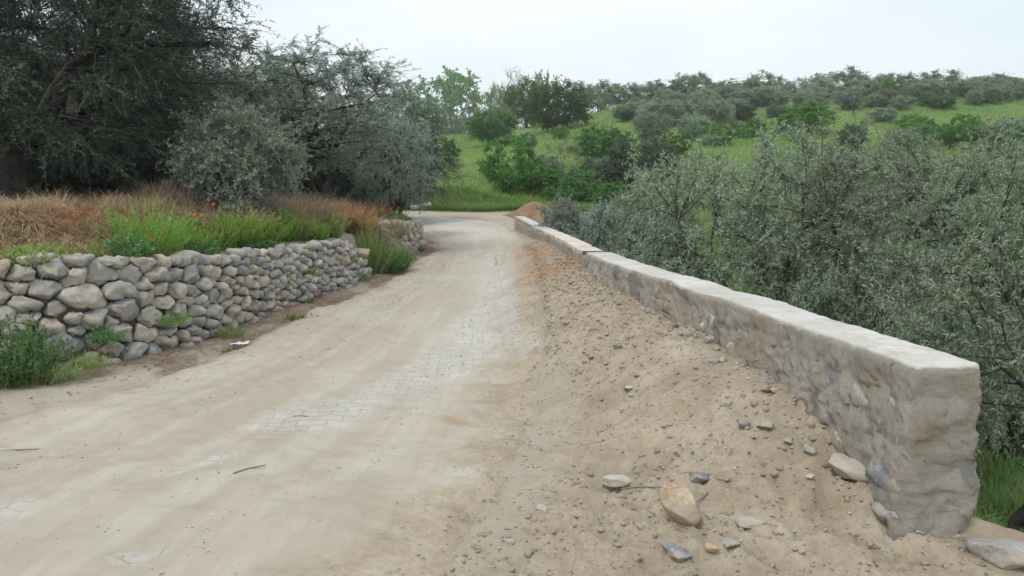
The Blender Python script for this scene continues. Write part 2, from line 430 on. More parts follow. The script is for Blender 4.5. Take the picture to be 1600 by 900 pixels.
m = Mat('rough_cement', .95, .15)
c = m.mix(m.ramp(m.noise(1.6, 6, .65), [(.33, 0.), (.66, 1.)]), (.47, .42, .35), (.58, .54, .475))
c = m.mix(m.ramp(m.noise(4.2, 7, .7, stretch=(1, 1, .6)), [(.46, 0.), (.62, .7)]), c, (.42, .35, .27))
c = m.mix(m.ramp(m.noise(2.3, 3, .5, dist=.6), [(.60, 0.), (.66, .7)]), c, (.25, .245, .245))
c = m.mix(m.ramp(m.noise(28, 5, .75), [(.55, 0.), (.7, .5)]), c, (.52, .49, .44))
c = m.mix(m.ramp(m.noise(11, 6, .8), [(.30, .75), (.40, 0.)]), c, (.12, .10, .08))
m.color(c); c = m.mix(m.ramp(m.voro(5, 'DISTANCE_TO_EDGE'), [(0., .6), (.012, 0.)]), c, (.15, .12, .09)) if False else c
m.bump(m.noise(9, 9, .75), 1., .06); m.bump(m.noise(45, 7, .8), .9, .016)
M['cement'] = m.m
m = Mat('pale_concrete', .9, .2)
c = m.mix(m.ramp(m.noise(2.2, 6, .65), [(.35, 0.), (.65, 1.)]), (.47, .45, .41), (.62, .60, .56))
c = m.mix(m.ramp(m.noise(14, 6, .75), [(.52, 0.), (.68, .6)]), c, (.38, .34, .285))
c = m.mix(m.ramp(m.noise(4.5, 6, .7), [(.56, 0.), (.68, .7)]), c, (.42, .37, .30))
c = m.mix(m.ramp(m.noise(50, 4, .7), [(.3, .5), (.4, 0.)]), c, (.3, .28, .25))
m.color(c); m.bump(m.noise(30, 7, .7), .5, .008)
M['coping'] = m.m
m = Mat('yellow_block', .9, .2)
c = m.mix(m.ramp(m.noise(3, 5, .6), [(.4, 0.), (.62, 1.)]), (.58, .50, .37), (.68, .63, .53))
m.color(c); m.bump(m.noise(26, 6, .7), .5, .008); M['yellow'] = m.m

m = Mat('bark', .95, .15)
c = m.mix(m.ramp(m.noise(7, 6, .7, stretch=(1, 1, .3)), [(.35, 0.), (.65, 1.)]), (.03, .027, .024), (.105, .095, .085))
m.color(c); m.bump(m.noise(18, 6, .7, stretch=(1, 1, .3)), .9, .03); M['bark'] = m.m
m = Mat('grey_twig', .95, .15); m.color(m.mix(m.noise(5, 3), (.16, .14, .12), (.27, .24, .21))); M['twig'] = m.m
m = Mat('young_twig', .9, .2); m.color((.13, .145, .11)); M['twig_green'] = m.m
m = Mat('green_stem', .8, .3); m.color((.22, .30, .09)); M['stem'] = m.m

M['olive'] = leaf_mat('olive_leaf', (.185, .27, .145), (.39, .45, .35), (.32, .41, .23), .33)
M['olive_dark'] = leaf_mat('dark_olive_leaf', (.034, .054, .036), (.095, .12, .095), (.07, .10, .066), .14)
M['olive_grey'] = leaf_mat('silvery_olive_leaf', (.21, .27, .22), (.38, .44, .39), (.30, .36, .29), .3)
M['olive_mid'] = leaf_mat('mid_olive_leaf', (.085, .135, .08), (.15, .20, .14), (.13, .19, .105), .25)
M['olive_pale'] = leaf_mat('pale_young_olive_leaf', (.25, .32, .22), (.42, .48, .40), (.36, .43, .31), .35)
M['olive_far'] = leaf_mat('far_olive_leaf', (.21, .29, .18), (.33, .40, .29), (.31, .39, .25), .38)
M['green'] = leaf_mat('spring_green_leaf', (.11, .28, .05), (.15, .32, .09), (.19, .38, .08), .33)
M['green_dark'] = leaf_mat('deep_green_leaf', (.08, .18, .05), (.12, .22, .08), (.13, .25, .07), .32)
M['green_mid'] = leaf_mat('mid_green_leaf', (.12, .26, .07), (.16, .29, .11), (.19, .35, .09), .35)
M['weed'] = leaf_mat('bright_weed_leaf', (.20, .38, .05), (.23, .4, .1), (.35, .5, .07), .4)
M['weed_yel'] = leaf_mat('yellowing_weed_leaf', (.26, .26, .05), (.26, .27, .1), (.38, .32, .06), .3)
M['weed_dark'] = leaf_mat('bluish_broad_leaf', (.09, .22, .065), (.14, .27, .12), (.15, .30, .08), .3)
M['weed_grey'] = leaf_mat('greyish_weed_leaf', (.28, .37, .09), (.3, .38, .15), (.42, .46, .13), .38)
M['straw'] = leaf_mat('straw', (.36, .25, .15), (.48, .36, .23), (.74, .60, .41), .3, .8)
M['russet'] = leaf_mat('russet_dead_leaf', (.50, .24, .11), (.5, .27, .14), (.62, .36, .19), .3, .8)
M['ash'] = leaf_mat('ashen_dead_stalk', (.36, .27, .20), (.38, .30, .22), (.52, .42, .32), .3, .8)
M['ash_litter'] = leaf_mat('fallen_leaf', (.10, .075, .05), (.13, .10, .07), (.34, .27, .18), .05, .8)
M['meadow'] = leaf_mat('meadow_blade', (.20, .33, .07), (.22, .35, .09), (.42, .48, .15), .4)
M['lawn'] = leaf_mat('shade_grass_blade', (.14, .235, .055), (.17, .26, .08), (.26, .36, .10), .35)
M['poppy'] = leaf_mat('poppy_petal', (.75, .07, .012), (.7, .09, .02), (.8, .14, .02), .35)

# ------------------------------------------------------------------ ground sheet
def axis(lo, fine0, fine1, hi, step, grow):
    a = list(np.arange(fine0, fine1, step)); s = step; v = a[-1]
    while v < hi: s = min(s * grow, 4); v += s; a.append(v)
    s = step; v = a[0]; pre = []
    while v > lo: s = min(s * grow, 4); v -= s; pre.append(v)
    return np.array(pre[::-1] + a)
gx = axis(-230, -5.6, 3.2, 230, .028, 1.03); gy = axis(-12, 2.6, 9.5, 330, .028, 1.0135)
X, Y = np.meshgrid(gx, gy); P2 = np.stack([X.ravel(), Y.ravel()], -1)
Z = H(P2[:, 0], P2[:, 1])
dL = -sdist(P2, ROADL); dR = -sdist(P2, ROADR); dR = -dR       # dL>0 right of the west edge ; dR>0 left of the east edge
inside = sst(.12, .3, np.minimum(dL, dR) + .05)
Z = Z - .05 * inside
drim = -sdist(P2, RIM); dfoot = sdist(P2, FOOT)
n1 = fbm(P2 * .8, 61, 4); n2 = fbm(P2 * 3, 62, 3)
yy = P2[:, 1]; xx = P2[:, 0]
grass = sst(.3, .9, drim + .5 * n1 - .8 * sst(3.7, 3.3, yy)) * (.55 + .45 * sst(-.3, .3, n1 + .3 * n2)) * sst(31, 24, yy)
hillm = sst(30.5, 32.5, yy + 9 * sst(.8, 3, xx) + .25 * (xx + 3) * 0 + 1.3 * n1 - .35 * np.clip(-xx - 3, 0, 8) + .5)
grass = np.maximum(grass, hillm)
grass = np.maximum(grass, sst(4, 9, dfoot) * .35 * sst(-.1, .4, n1))
grass = np.where((yy > 20) & (dfoot > 1.0), np.maximum(grass, sst(-.4, .2, n1) * sst(20, 23, yy)), grass)
litter = sst(-.75, -.3, dfoot + .22 * n1 + .1 * n2) * (.35 + .65 * sst(-.2, .3, n1 + .4 * n2)) * sst(23, 18, yy)
litter = np.maximum(litter, .8 * sst(-1.3, -.5, dfoot + .5 * n1) * sst(-.1, .35, n2 + n1) * sst(20, 16, yy))
litter = np.maximum(litter, sst(.5, 1.4, dfoot + .3 * n2) * .9 * sst(22, 18, yy))
red = np.exp(-((xx - .45) / .65) ** 4 - ((yy - 12.4) / 2.9) ** 4) + sst(29.2, 30.4, yy + n1 + .25 * xx) * sst(34, 32, yy) * .6 * sst(2, 0, xx)
red = np.clip(red * (1.0 + .9 * n2), 0, 1)
verge = sst(.5, -.2, dR + .25 * n1) * sst(26, 18, yy)
ground_o = add_mesh('ground', np.stack([P2[:, 0], P2[:, 1], Z], -1), grid_faces(len(gy), len(gx)), M['soil'],
                    attrs={'grass': ('POINT', grass), 'litter': ('POINT', litter), 'red': ('POINT', red), 'verge': ('POINT', verge)})
tag(ground_o, kind='structure')

# ------------------------------------------------------------------ road sheet
def resample(path, ds):
    d = np.concatenate([[0], np.cumsum(np.hypot(*np.diff(path, axis=0).T))]); return d
nV = 1100; nU = 130
tL = np.linspace(0, 1, len(ROADL)); vv = np.linspace(0, 1, nV)
# bunch rows near the camera
kk = np.interp(vv, [0, .04, .55, .9, 1], [0, .075, .36, .82, 1])
Lp = np.stack([np.interp(kk, tL, ROADL[:, i]) for i in (0, 1)], -1); Rp = np.stack([np.interp(kk, tL, ROADR[:, i]) for i in (0, 1)], -1)
u = np.linspace(0, 1, nU)
RP = (Lp[:, None] * (1 - u[None, :, None]) + Rp[:, None] * u[None, :, None]).reshape(-1, 2)
rn = fbm(RP * 1.4, 71, 4); edge = np.minimum(np.tile(u, nV), 1 - np.tile(u, nV)) * np.repeat(np.hypot(*(Rp - Lp).T), nU)
UU = np.tile(u, nV); WW = np.repeat(np.concatenate([[0], np.cumsum(np.hypot(*np.diff((Lp + Rp) / 2, axis=0).T))]), nU)
UU = UU + .02 * vnoise(np.stack([WW * .3, WW * 0], -1), 4)
streak = fbm(np.stack([UU * 16, WW * .22], -1), 91, 4, .6) * .75 + fbm(np.stack([UU * 45, WW * .8], -1), 92, 3, .6) * .4
rutw = sum(np.exp(-((UU - c) / .045) ** 2) for c in (.33, .72)) - .6 * sum(np.exp(-((UU - c) / .03) ** 2) for c in (.26, .40, .65, .79))
rz = H(RP[:, 0], RP[:, 1]) - .014 * rutw * (.6 + .6 * vnoise(RP * .6, 3)) + .004 * streak + .004 - .075 * sst(.34, .0, edge + .12 * rn)
# broad patches where the sett paving shows through the dust (centre x, y, half sizes)
def patch(px, py, wx, wy, amp=1, tilt=0):
    c = ground(px, py); q = RP - c[:2]; ct, sn = cos(tilt), sin(tilt)
    a = q[:, 0] * ct + q[:, 1] * sn; b = -q[:, 0] * sn + q[:, 1] * ct
    return amp * np.exp(-(a / wx) ** 2 - (b / wy) ** 2)
pav = patch(455, 665, .30, .42, 1.15, -.75) + patch(500, 640, .35, .3, 1, -.75) + patch(330, 725, .12, .35, .95, -.9) + patch(5, 795, .2, .3, .9, -1) + patch(835, 540, .16, .9, 1.1, .05) \
    + patch(740, 525, .5, 1.3, .95) + patch(790, 455, .4, 2.2, 1.05, .05) + patch(700, 560, .3, 1.6, .8, -.3) + patch(620, 600, .2, .9, .6, -.6) + patch(700, 345, 1.3, 2.6, 1.0, .5) + patch(215, 873, .12, .22, .8, -1) + patch(370, 835, .1, .3, .45, -.9) \
    + patch(690, 580, .35, .5, .55) + patch(260, 650, .2, .5, .55, -1.0) + patch(760, 400, .3, 2.5, .8, .1)
dRr = sdist(RP, ROADR); pav = pav * sst(.0, .5, dRr + .4 * rn); dLr = -sdist(RP, ROADL)
uw = np.tile(u, nV) + .03 * vnoise(RP * .25, 7)
trk = sum(np.exp(-((uw - c) / wd_) ** 4) for c, wd_ in ((.30, .022), (.47, .02), (.69, .02), (.80, .025), (.90, .03)))
pale = np.clip(patch(735, 360, .9, 4, .8, .35) + patch(690, 343, 1.6, 2, .9, .4) + patch(770, 430, .5, 4, .5, .1) + patch(740, 540, .6, 2, .3) + .25 * (rn > .1) * rn, 0, 1)
redr = np.clip((np.exp(-((RP[:, 0] - .6) / .55) ** 4 - ((RP[:, 1] - 12.4) / 2.9) ** 4)) * (1 + .9 * rn) + .5 * patch(640, 331, 3, .7, 1) + .55 * patch(712, 662, .13, .07, 1), 0, 1)
road_o = add_mesh('road', np.column_stack([RP, rz]), grid_faces(nV, nU), M['road'],
                  attrs={'paver': ('POINT', np.clip(pav, 0, 1.1)), 'pale': ('POINT', pale), 'red': ('POINT', redr),
                         'track': ('POINT', trk), 'streak': ('POINT', np.clip(.5 + streak * 1.2, 0, 1)),
                         'verge': ('POINT', sst(1.15, .15, dRr + .5 * rn) * sst(14, 9, RP[:, 1])), 'litter': ('POINT', sst(.55, .0, dLr + .35 * rn) * sst(24, 17, RP[:, 1]))})
tag(road_o, kind='structure')

r = np.random.default_rng(19); n = 9000; P = np.stack([r.uniform(-7, 2.4, n), 2.8 + 16 * r.random(n) ** 1.4], -1); df = sdist(P, FOOT); dm = -sdist(P, RIM)
k = (((df > -1.1) & (df < -.02) & (r.random(n) < .9)) | (r.random(n) < .06)) & (df < -.02) & (dm < -.05) & (P[:, 1] < 19); P = P[k]; n = len(P)
a = r.uniform(0, 6.28, n); l = np.where(df[k] > -1.2, r.uniform(.008, .028, n), r.uniform(.004, .012, n)); w_ = l * r.uniform(.2, .45, n); z = H(P[:, 0], P[:, 1]) + .006
c = np.column_stack([P, z]); u3 = np.column_stack([np.cos(a), np.sin(a), r.uniform(-.3, .3, n)]) * l[:, None]; v3 = np.column_stack([-np.sin(a), np.cos(a), r.uniform(-.3, .3, n)]) * w_[:, None]
V = np.stack([c - u3, c - v3, c + u3, c + v3], 1).reshape(-1, 3); tag(add_mesh('leaf_litter', V, np.arange(len(V)).reshape(-1, 4), M['ash_litter'], None, False, {'rnd': ('POINT', np.repeat(r.uniform(0, 1, n), 4))}), kind='stuff')

# ------------------------------------------------------------------ low cement parapet along the verge
def offset_path(path, d):
    T = np.gradient(path, axis=0); T /= np.linalg.norm(T, axis=1)[:, None]
    return path + np.stack([T[:, 1], -T[:, 0]], -1) * d
def sweep_wall(path, tops, width, depth, rnd, amp, seed, nF, nT, cap0=True, cap1=True, low=None, bulge=0, batter=0):
    """closed sweep of a rounded wall section; displacement is a function of position so caps stay welded"""
    n = len(path); T = np.gradient(path, axis=0); T /= np.linalg.norm(T, axis=1)[:, None]; R = np.stack([T[:, 1], -T[:, 0]], -1)
    s = np.concatenate([[0], np.cumsum(np.hypot(*np.diff(path, axis=0).T))]); rows = []
    fr = np.linspace(0, 1, nF)
    for i in range(n):
        e = 1e9
        if cap0: e = min(e, s[i])
        if cap1: e = min(e, s[-1] - s[i])
        ins = rnd * (1 - math.sqrt(max(0, 1 - max(0, 1 - e / rnd) ** 2)))
        top = tops[i] - ins; w = width[i] if not np.isscalar(width) else width; dp = depth
        f = [(ins + (0 if k < 1 else 0), top - dp + (dp - rnd) * k) for k in fr]
        arc = [(ins + rnd * (1 - cos(a)), top - rnd + rnd * sin(a)) for a in (pi / 8, pi / 4, 3 * pi / 8, pi / 2)]
        tp = [(ins + rnd + (w - 2 * ins - 2 * rnd) * k, top) for k in np.linspace(0, 1, nT)[1:-1]]
        arcb = [(w - a, b) for a, b in arc[::-1]]; bk = [(w - a, b) for a, b in f[::-1]]
        sec = f + arc + tp + arcb + bk
        rows.append([[path[i, 0] + R[i, 0] * a, path[i, 1] + R[i, 1] * a, b] for a, b in sec])
    V = np.array(rows); m = V.shape[1]; F = [grid_faces(n, m)]
    V = V.reshape(-1, 3); extra = []; base = len(V)
    half = nF + 4
    for flag, row in ((cap0, 0), (cap1, n - 1)):
        if not flag: continue
        sec = V[row * m:(row + 1) * m]; nc = 14; g = np.zeros((half, nc, 3))
        for j in range(half):
            for c in range(nc): g[j, c] = sec[j] * (1 - c / (nc - 1)) + sec[m - 1 - j] * c / (nc - 1)
        f = grid_faces(half, nc) + base
        if row: f = f[:, ::-1]
        F.append(f[:, ::-1]); extra.append(g.reshape(-1, 3)); base += half * nc
    if extra: V = np.vstack([V] + extra)
    if bulge:                                            # rubble stones swelling under the render, with sunken joints
        q = np.stack([(V[:, 1] + .6 * V[:, 0]) / .27, V[:, 2] / .17 + .5 * vnoise(V * 2, 3)], -1); i0 = np.floor(q); f1 = np.full(len(q), 9.); f2 = np.full(len(q), 9.); idf = np.zeros(len(q))
        for a in (-1, 0, 1):
            for b_ in (-1, 0, 1):
                c_ = i0 + [a, b_]; j1 = hsh(c_[:, 0].astype(int), c_[:, 1].astype(int), np.zeros(len(q), int), 7); j2 = hsh(c_[:, 0].astype(int), c_[:, 1].astype(int), np.ones(len(q), int), 7)
                dd = np.hypot(q[:, 0] - c_[:, 0] - j1, q[:, 1] - c_[:, 1] - j2); m1 = dd < f1
                f2 = np.where(m1, f1, np.minimum(f2, dd)); idf = np.where(m1, j1, idf); f1 = np.where(m1, dd, f1)
        pit = sst(.30, .48, fbm(V * 9, seed + 60, 4, .6)) + .6 * sst(.28, .4, fbm(V * 22, seed + 61, 3, .6))
        bl = sst(0, .35, f2 - f1) * (.25 + .75 * idf) * (idf > .35)
    D = np.stack([fbm(V * (5.0 if bulge else 3.0) + 9 * k, seed + k, 5, .6) for k in range(3)], -1)
    D2 = np.stack([np.abs(fbm(V * 7.0 + 5 * k, seed + 7 + k, 3)) for k in range(3)], -1)
    D[:, 2] *= .35; D2[:, 2] *= .3
    if bulge: D[:, 0] *= .75; D2 += .35 * (np.abs(fbm(V * 16, seed + 40, 3)) - .2)[:, None]
    lowf = 1 if low is None else np.clip((low(V) - V[:, 2]) / .12, .18, 1)[:, None]
    V = V + amp * lowf * (D * 1.6 - (D2 - .2) * 1.1)
    if batter:
        cent = path[np.argmin((V[:, None, 1] - path[None, :, 1]) ** 2, axis=1)]; tz = np.interp(V[:, 1], path[:, 1], tops)
        dn = np.clip(tz - V[:, 2] - .12, 0, 2); wt = np.clip(1 - (V[:, 0] - cent[:, 0]) / width, 0, 1)
        V[:, 0] -= batter * dn * wt * (1 + .5 * fbm(V * 1.7, 77, 3)); V[:, 1] -= np.where(V[:, 1] < path[0, 1] + .25, .05 * dn, 0)
    if bulge:
        lf = lowf[:, 0] if lowf is not 1 else 1; cent = path[np.argmin((V[:, None, 1] - path[None, :, 1]) ** 2, axis=1)]
        frontm = np.where(V[:, 0] < cent[:, 0] + width * .5, -1., 1.)
        V[:, 0] += frontm * (bulge * bl * .8 - .022 * pit) * lf; V[:, 1] -= .25 * bulge * bl * lf
    return V, np.concatenate(F)
def weld(o, d=.0008):
    bm = bmesh.new(); bm.from_mesh(o.data); bmesh.ops.remove_doubles(bm, verts=bm.verts, dist=d)
    bmesh.ops.recalc_face_normals(bm, faces=bm.faces); bm.to_mesh(o.data); bm.free()
    o.data.polygons.foreach_set('use_smooth', [True] * len(o.data.polygons))

def respace(path, steps):
    d = np.concatenate([[0], np.cumsum(np.hypot(*np.diff(path, axis=0).T))]); s = [0]; 
    while s[-1] < d[-1]: s.append(s[-1] + steps(s[-1]))
    s[-1] = d[-1]; return np.stack([np.interp(s, d, path[:, i]) for i in (0, 1)], -1)
iy = int(np.argmin(np.abs(RIM[:, 1] - 9.9)))
PA = respace(RIM[:iy + 1], lambda s: .006 if s < .05 else .014 + .003 * s)
PB = respace(np.vstack([RIM[iy] + (RIM[iy + 1] - RIM[iy]) * .02, RIM[iy + 1:]]), lambda s: .07)
wallA = empty('parapet_wall', (RIM[0, 0], RIM[0, 1], 0)); tag(wallA, 'low rough cement wall with pale flat top and blunt square end, beside the verge', 'wall', kind='thing')
def local(o, root): o.location = -np.array(root.location)
tA = wall_top(PA[:, 1]) + .012 * vnoise(PA * 1.5, 3)
V, F = sweep_wall(PA, tA - .006, .345, 1.75, .035, .028, 301, 112, 14, low=lambda V: np.interp(V[:, 1], PA[:, 1], tA) - .03, bulge=.015, batter=.15)
b = add_mesh('body', V, F, M['cement'], wallA); weld(b); local(b, wallA)
V, F = sweep_wall(offset_path(PA[2:], .014), tA[2:] + .002, .318, .03, .012, .016, 331, 4, 18)
b = add_mesh('coping', V, F, M['coping'], wallA); weld(b); local(b, wallA)
rng = np.random.default_rng(5)
def wall_stone(px, py, radii, mat, bury=.7, seed=1, name='embedded_stone'):
    """radii: along the wall, into the wall, up"""
    r = np.random.default_rng(seed); d = ray(px, py)
    t = np.arange(2, 12, .01); q = d[None, :2] * t[:, None]; k = np.nonzero(-sdist(q, RIM) > 0)[0][0]
    p = d * t[k]; p[2] += CAMZ; j = int(np.argmin(np.hypot(*(RIM - p[:2]).T))); T = RIM[min(j + 1, len(RIM) - 1)] - RIM[max(j - 1, 0)]; T /= np.linalg.norm(T)
    V, F = rock(r, radii, 4, 12, .07, .25)
    c = p + np.array([T[1], -T[0], 0]) * (radii[1] * bury - .15 * max(0, .71 - p[2]))
    o = add_mesh(name, V, F, mat, wallA, loc=c - np.array(wallA.location)); o.rotation_euler = (0, 0, math.atan2(T[1], T[0])); return o
ms_blue = loose_stone_mat('blue_grey_stone', (.17, .185, .20), (.30, .31, .31))
ms_grey = loose_stone_mat('grey_stone', (.33, .32, .295), (.44, .42, .38))
ms_pale = loose_stone_mat('pale_speckled_stone', (.50, .475, .43), (.62, .60, .56), (.3, .28, .25))
ms_ochre = loose_stone_mat('ochre_stone', (.40, .28, .155), (.55, .47, .35))
ms_orange = loose_stone_mat('orange_stone', (.52, .33, .16), (.56, .41, .25))
ms_beige = loose_stone_mat('beige_stone', (.46, .40, .32), (.54, .49, .42))
wall_stone(1392, 742, (.19, .13, .10), ms_blue, .5, 3)['label'] = 'large blue-grey boulder set in the foot of the wall'
for k, (px, py, ra, mt, bu) in enumerate(((1300, 590, (.11, .05, .13), ms_blue, .98), (1215, 560, (.07, .05, .09), ms_blue, .75), (1250, 545, (.10, .05, .07), ms_beige, .95), (1345, 625, (.12, .05, .09), ms_grey, .95),
        (1160, 530, (.10, .05, .08), ms_grey, .75), (1110, 500, (.12, .05, .09), ms_beige, .8), (1395, 640, (.10, .05, .08), ms_beige, .82), (1405, 800, (.10, .06, .07), ms_grey, .6), (1030, 478, (.14, .05, .09), ms_grey, .8), (1330, 690, (.1, .06, .07), ms_beige, .7))):
    wall_stone(px, py, ra, mt, bu, 50 + k)

wallB = empty('parapet_wall', (PB[0, 0], PB[0, 1], 0)); tag(wallB, 'narrower far stretch of low wall with yellowish block top, past the wooden joint', 'wall', kind='thing')
tB = wall_top(PB[:, 1]) - .03
V, F = sweep_wall(PB, tB - .03, .3, 1.3, .03, .022, 401, 14, 6)
b = add_mesh('body', V, F, M['cement'], wallB); weld(b); local(b, wallB)
k = 0
for a, c, mt, dz in ((0.0, .105, M['coping'], .0), (.11, .30, M['yellow'], .004), (.305, .44, M['yellow'], .0), (.445, .60, M['coping'], .006), (.61, .98, M['coping'], .03)):
    i0, i1 = int(a * len(PB)), int(c * len(PB)); pp = offset_path(PB[i0:i1], .004)
    V, F = sweep_wall(pp, tB[i0:i1] + .02 + dz, .292 if a < .6 else .25, .06, .016, .006, 431 + k, 4, 7); k += 1
    b = add_mesh('coping', V, F, mt, wallB); weld(b); local(b, wallB)
    if mt is M['yellow']: b['label'] = 'yellowish block of the wall top'
V = np.array([[x, y, z] for x in (0, .42) for y in (0, .035) for z in (0, .05)], float); V[:, 0] -= .04
F = np.array([[0, 1, 3, 2], [4, 6, 7, 5], [0, 4, 5, 1], [2, 3, 7, 6], [0, 2, 6, 4], [1, 5, 7, 3]])
mw = Mat('weathered_wood', .9, .2); mw.color(mw.mix(mw.noise(12, 5, stretch=(.2, 3, 3)), (.09, .06, .04), (.22, .15, .10))).bump(mw.noise(30, 5, stretch=(.2, 3, 3)), .5, .004)
jb = add_mesh('wood_board', V, F, mw.m, None, False, loc=(PB[0, 0], PB[0, 1] - .03, .795)); jb.rotation_euler = (0, 0, -.05)
tag(jb, 'thin dark wooden board lying across the wall top at its joint', 'board')

# ------------------------------------------------------------------ dry-stone wall
def clip_poly(poly, nrm, d):
    out = []; n = len(poly)
    for i in range(n):
        a, b = poly[i], poly[(i + 1) % n]; da = a @ nrm - d; db = b @ nrm - d
        if da <= 0: out.append(a)
        if (da < 0 < db) or (db < 0 < da): out.append(a + (b - a) * (da / (da - db)))
    return np.array(out) if len(out) > 2 else None
FD = np.concatenate([[0], np.cumsum(np.hypot(*np.diff(FOOT, axis=0).T))])
def foot_at(s):
    p = np.array([np.interp(s, FD, FOOT[:, i]) for i in (0, 1)]); q = np.array([np.interp(s + .15, FD, FOOT[:, i]) for i in (0, 1)]) - np.array([np.interp(s - .15, FD, FOOT[:, i]) for i in (0, 1)])
    q /= np.linalg.norm(q); return p, q
def s_of(x, y): k = np.argmin((FOOT[:, 0] - x) ** 2 + (FOOT[:, 1] - y) ** 2); return FD[k]
def stones_for(s0, s1, top, wfun, rng, asp=1.45, endslope=None):
    """power-cell packing in (s, t); returns list of (centre, radial profile)"""
    pts = []; tries = 0
    area = 0
    while tries < 26000:
        tries += 1; s = rng.uniform(s0, s1); t = rng.uniform(-.12, top(s)); wd = wfun(s) * rng.choice([rng.uniform(.6, .8), rng.uniform(.8, 1.1), rng.uniform(1.1, 1.45)], p=[.3, .45, .25])
        ok = True
        for (a, b, c) in pts:
            if abs(a - s) < .6 and math.hypot(a - s, (b - t) * asp) < (c + wd) * .5 * .88: ok = False; break
        if ok: pts.append((s, t, wd))
    pts = np.array(pts); cells = []
    for i, (s, t, wd) in enumerate(pts):
        c = np.array([s, t * asp]); poly = np.array([[s - .6, t * asp - .6], [s + .6, t * asp - .6], [s + .6, t * asp + .6], [s - .6, t * asp + .6]])
        for (a, b, w2) in pts:
            if a == s and b == t: continue
            q = np.array([a, b * asp]); d = q - c; L2 = d @ d
            if L2 > 1.2: continue
            f = .5 + (wd * wd - w2 * w2) / (8 * L2)
            n = d / math.sqrt(L2); poly = clip_poly(poly, n, (c + d * f) @ n)
            if poly is None: break
        if poly is None: continue
        for n, dd in ((np.array([0, 1.]), (top(s) + rng.uniform(.01, .05)) * asp), (np.array([0, -1.]), .18 * asp), (np.array([1., 0]), s1 + .05), (np.array([-1., 0]), -s0 + .05)):
            if poly is not None: poly = clip_poly(poly, n, dd)
        if poly is None or len(poly) < 3: continue
        poly = poly.copy(); poly[:, 1] /= asp; ctr = poly.mean(0)
        x, y = poly[:, 0] - ctr[0], poly[:, 1] - ctr[1]
        if np.ptp(x) < .035 or np.ptp(y) < .03: continue
        th = np.linspace(-pi, pi, 65); rad = np.zeros(65)
        for j, a in enumerate(th):
            d = np.array([cos(a), sin(a)]); best = 1e9
            for k in range(len(poly)):
                p0 = poly[k] - ctr; e = poly[(k + 1) % len(poly)] - ctr - p0; den = d[0] * e[1] - d[1] * e[0]
                if abs(den) < 1e-12: continue
                tt = (p0[0] * e[1] - p0[1] * e[0]) / den; uu = (p0[0] * d[1] - p0[1] * d[0]) / den
                if tt > 0 and -1e-6 <= uu <= 1 + 1e-6: best = min(best, tt)
            rad[j] = best if best < 1e8 else .05
        k = np.array([1, 2, 3, 2, 1]) / 9.; rr = np.convolve(np.concatenate([rad[-3:-1], rad, rad[1:3]]), k, 'valid')
        cells.append((ctr, th, np.minimum(rad * 1.02, rr), np.ptp(x), np.ptp(y)))
    return cells
def build_stone(cell, rng, sub, basez):
    ctr, th, rad, wx, wy = cell
    V, F = ico(sub); V = V.copy()
    for _ in range(20):
        n = rng.normal(size=3); n[1] -= .5; n /= np.linalg.norm(n); d = rng.uniform(.52, .9); s = V @ n; mm = s > d; V[mm] -= np.outer((s[mm] - d) * .85, n)
    a = np.arctan2(V[:, 2], V[:, 0]); r = np.hypot(V[:, 0], V[:, 2])
    rho = np.interp(a, th, rad) * .985
    rp = np.clip(r * 1.14, 0, 1) ** .85 * rho * 1.02
    dep = rng.uniform(.09, .14) * (.6 + .5 * min(1, (wx + wy) / .4))
    o = rng.uniform(-50, 50, 3); nn = V / (np.linalg.norm(V, axis=1)[:, None] + 1e-9)
    Q = np.stack([rp * np.cos(a), V[:, 1] * dep, rp * np.sin(a)], -1)
    sc = (wx + wy) / 2
    Q += nn * (fbm(V * 1.8 + o, 3, 2) * .06 * sc * 2 + fbm(V * 5 + o, 4, 4, .6) * .03 * sc * 2)[:, None]
    s, t = ctr; p, T = foot_at(s); Nn = np.array([T[1], -T[0]])          # towards the road
    z0 = basez(s) + t; off = -.16 * t / 1.0 + rng.uniform(-.025, .03)
    W = np.empty_like(Q)
    c2 = p + Nn * off
    W[:, 0] = T[0] * Q[:, 0] - Nn[0] * Q[:, 1]; W[:, 1] = T[1] * Q[:, 0] - Nn[1] * Q[:, 1]; W[:, 2] = Q[:, 2]
    return W, F, np.array([c2[0], c2[1], z0])
def tint_of(rng): return float(np.clip(rng.choice([rng.uniform(0, .3), rng.uniform(.2, .6), rng.uniform(.62, .8), rng.uniform(.82, .95), rng.uniform(.96, 1)], p=[.34, .42, .09, .12, .03]), 0, 1))
def dry_wall(name, label, s0, s1, top, wfun, seed, nbig):
    rng = np.random.default_rng(seed)
    bz = lambda s: float(np.interp(foot_at(s)[0][1], [3, 5, 20, 24], [0, .02, .5, .62]))
    cells = stones_for(s0, s1, top, wfun, rng)
    pm, _ = foot_at((s0 + s1) / 2); root = empty(name, (pm[0], pm[1], bz((s0 + s1) / 2))); tag(root, label, 'wall', kind='thing')
    def vis(c):
        p, _ = foot_at(c[0][0]); u = p[0] / p[1]
        return (c[3] * c[4] / (p[1] ** 2)) * (1 if -.69 < u < .69 else .02)
    cells.sort(key=vis, reverse=True); rest = Geo()
    for i, c in enumerate(cells):
        near = foot_at(c[0][0])[0][1] < 9.5
        V, F, loc = build_stone(c, rng, 4 if near and i < 70 else 3, bz); t = tint_of(rng)
        if i < nbig:
            add_mesh('stone', V, F, M['stone'], root, True, {'tint': ('POINT', np.full(len(V), t))}, loc=loc - np.array(root.location))
        else: rest.add(V + loc, F, tint=t)
    if rest.n:
        o = rest.build('small_stones', M['stone'], root); o.location = -np.array(root.location); o['kind'] = 'stuff'
    return root
sA0, sA1 = s_of(-6.4, 5.0), s_of(-2.28, 12.05)
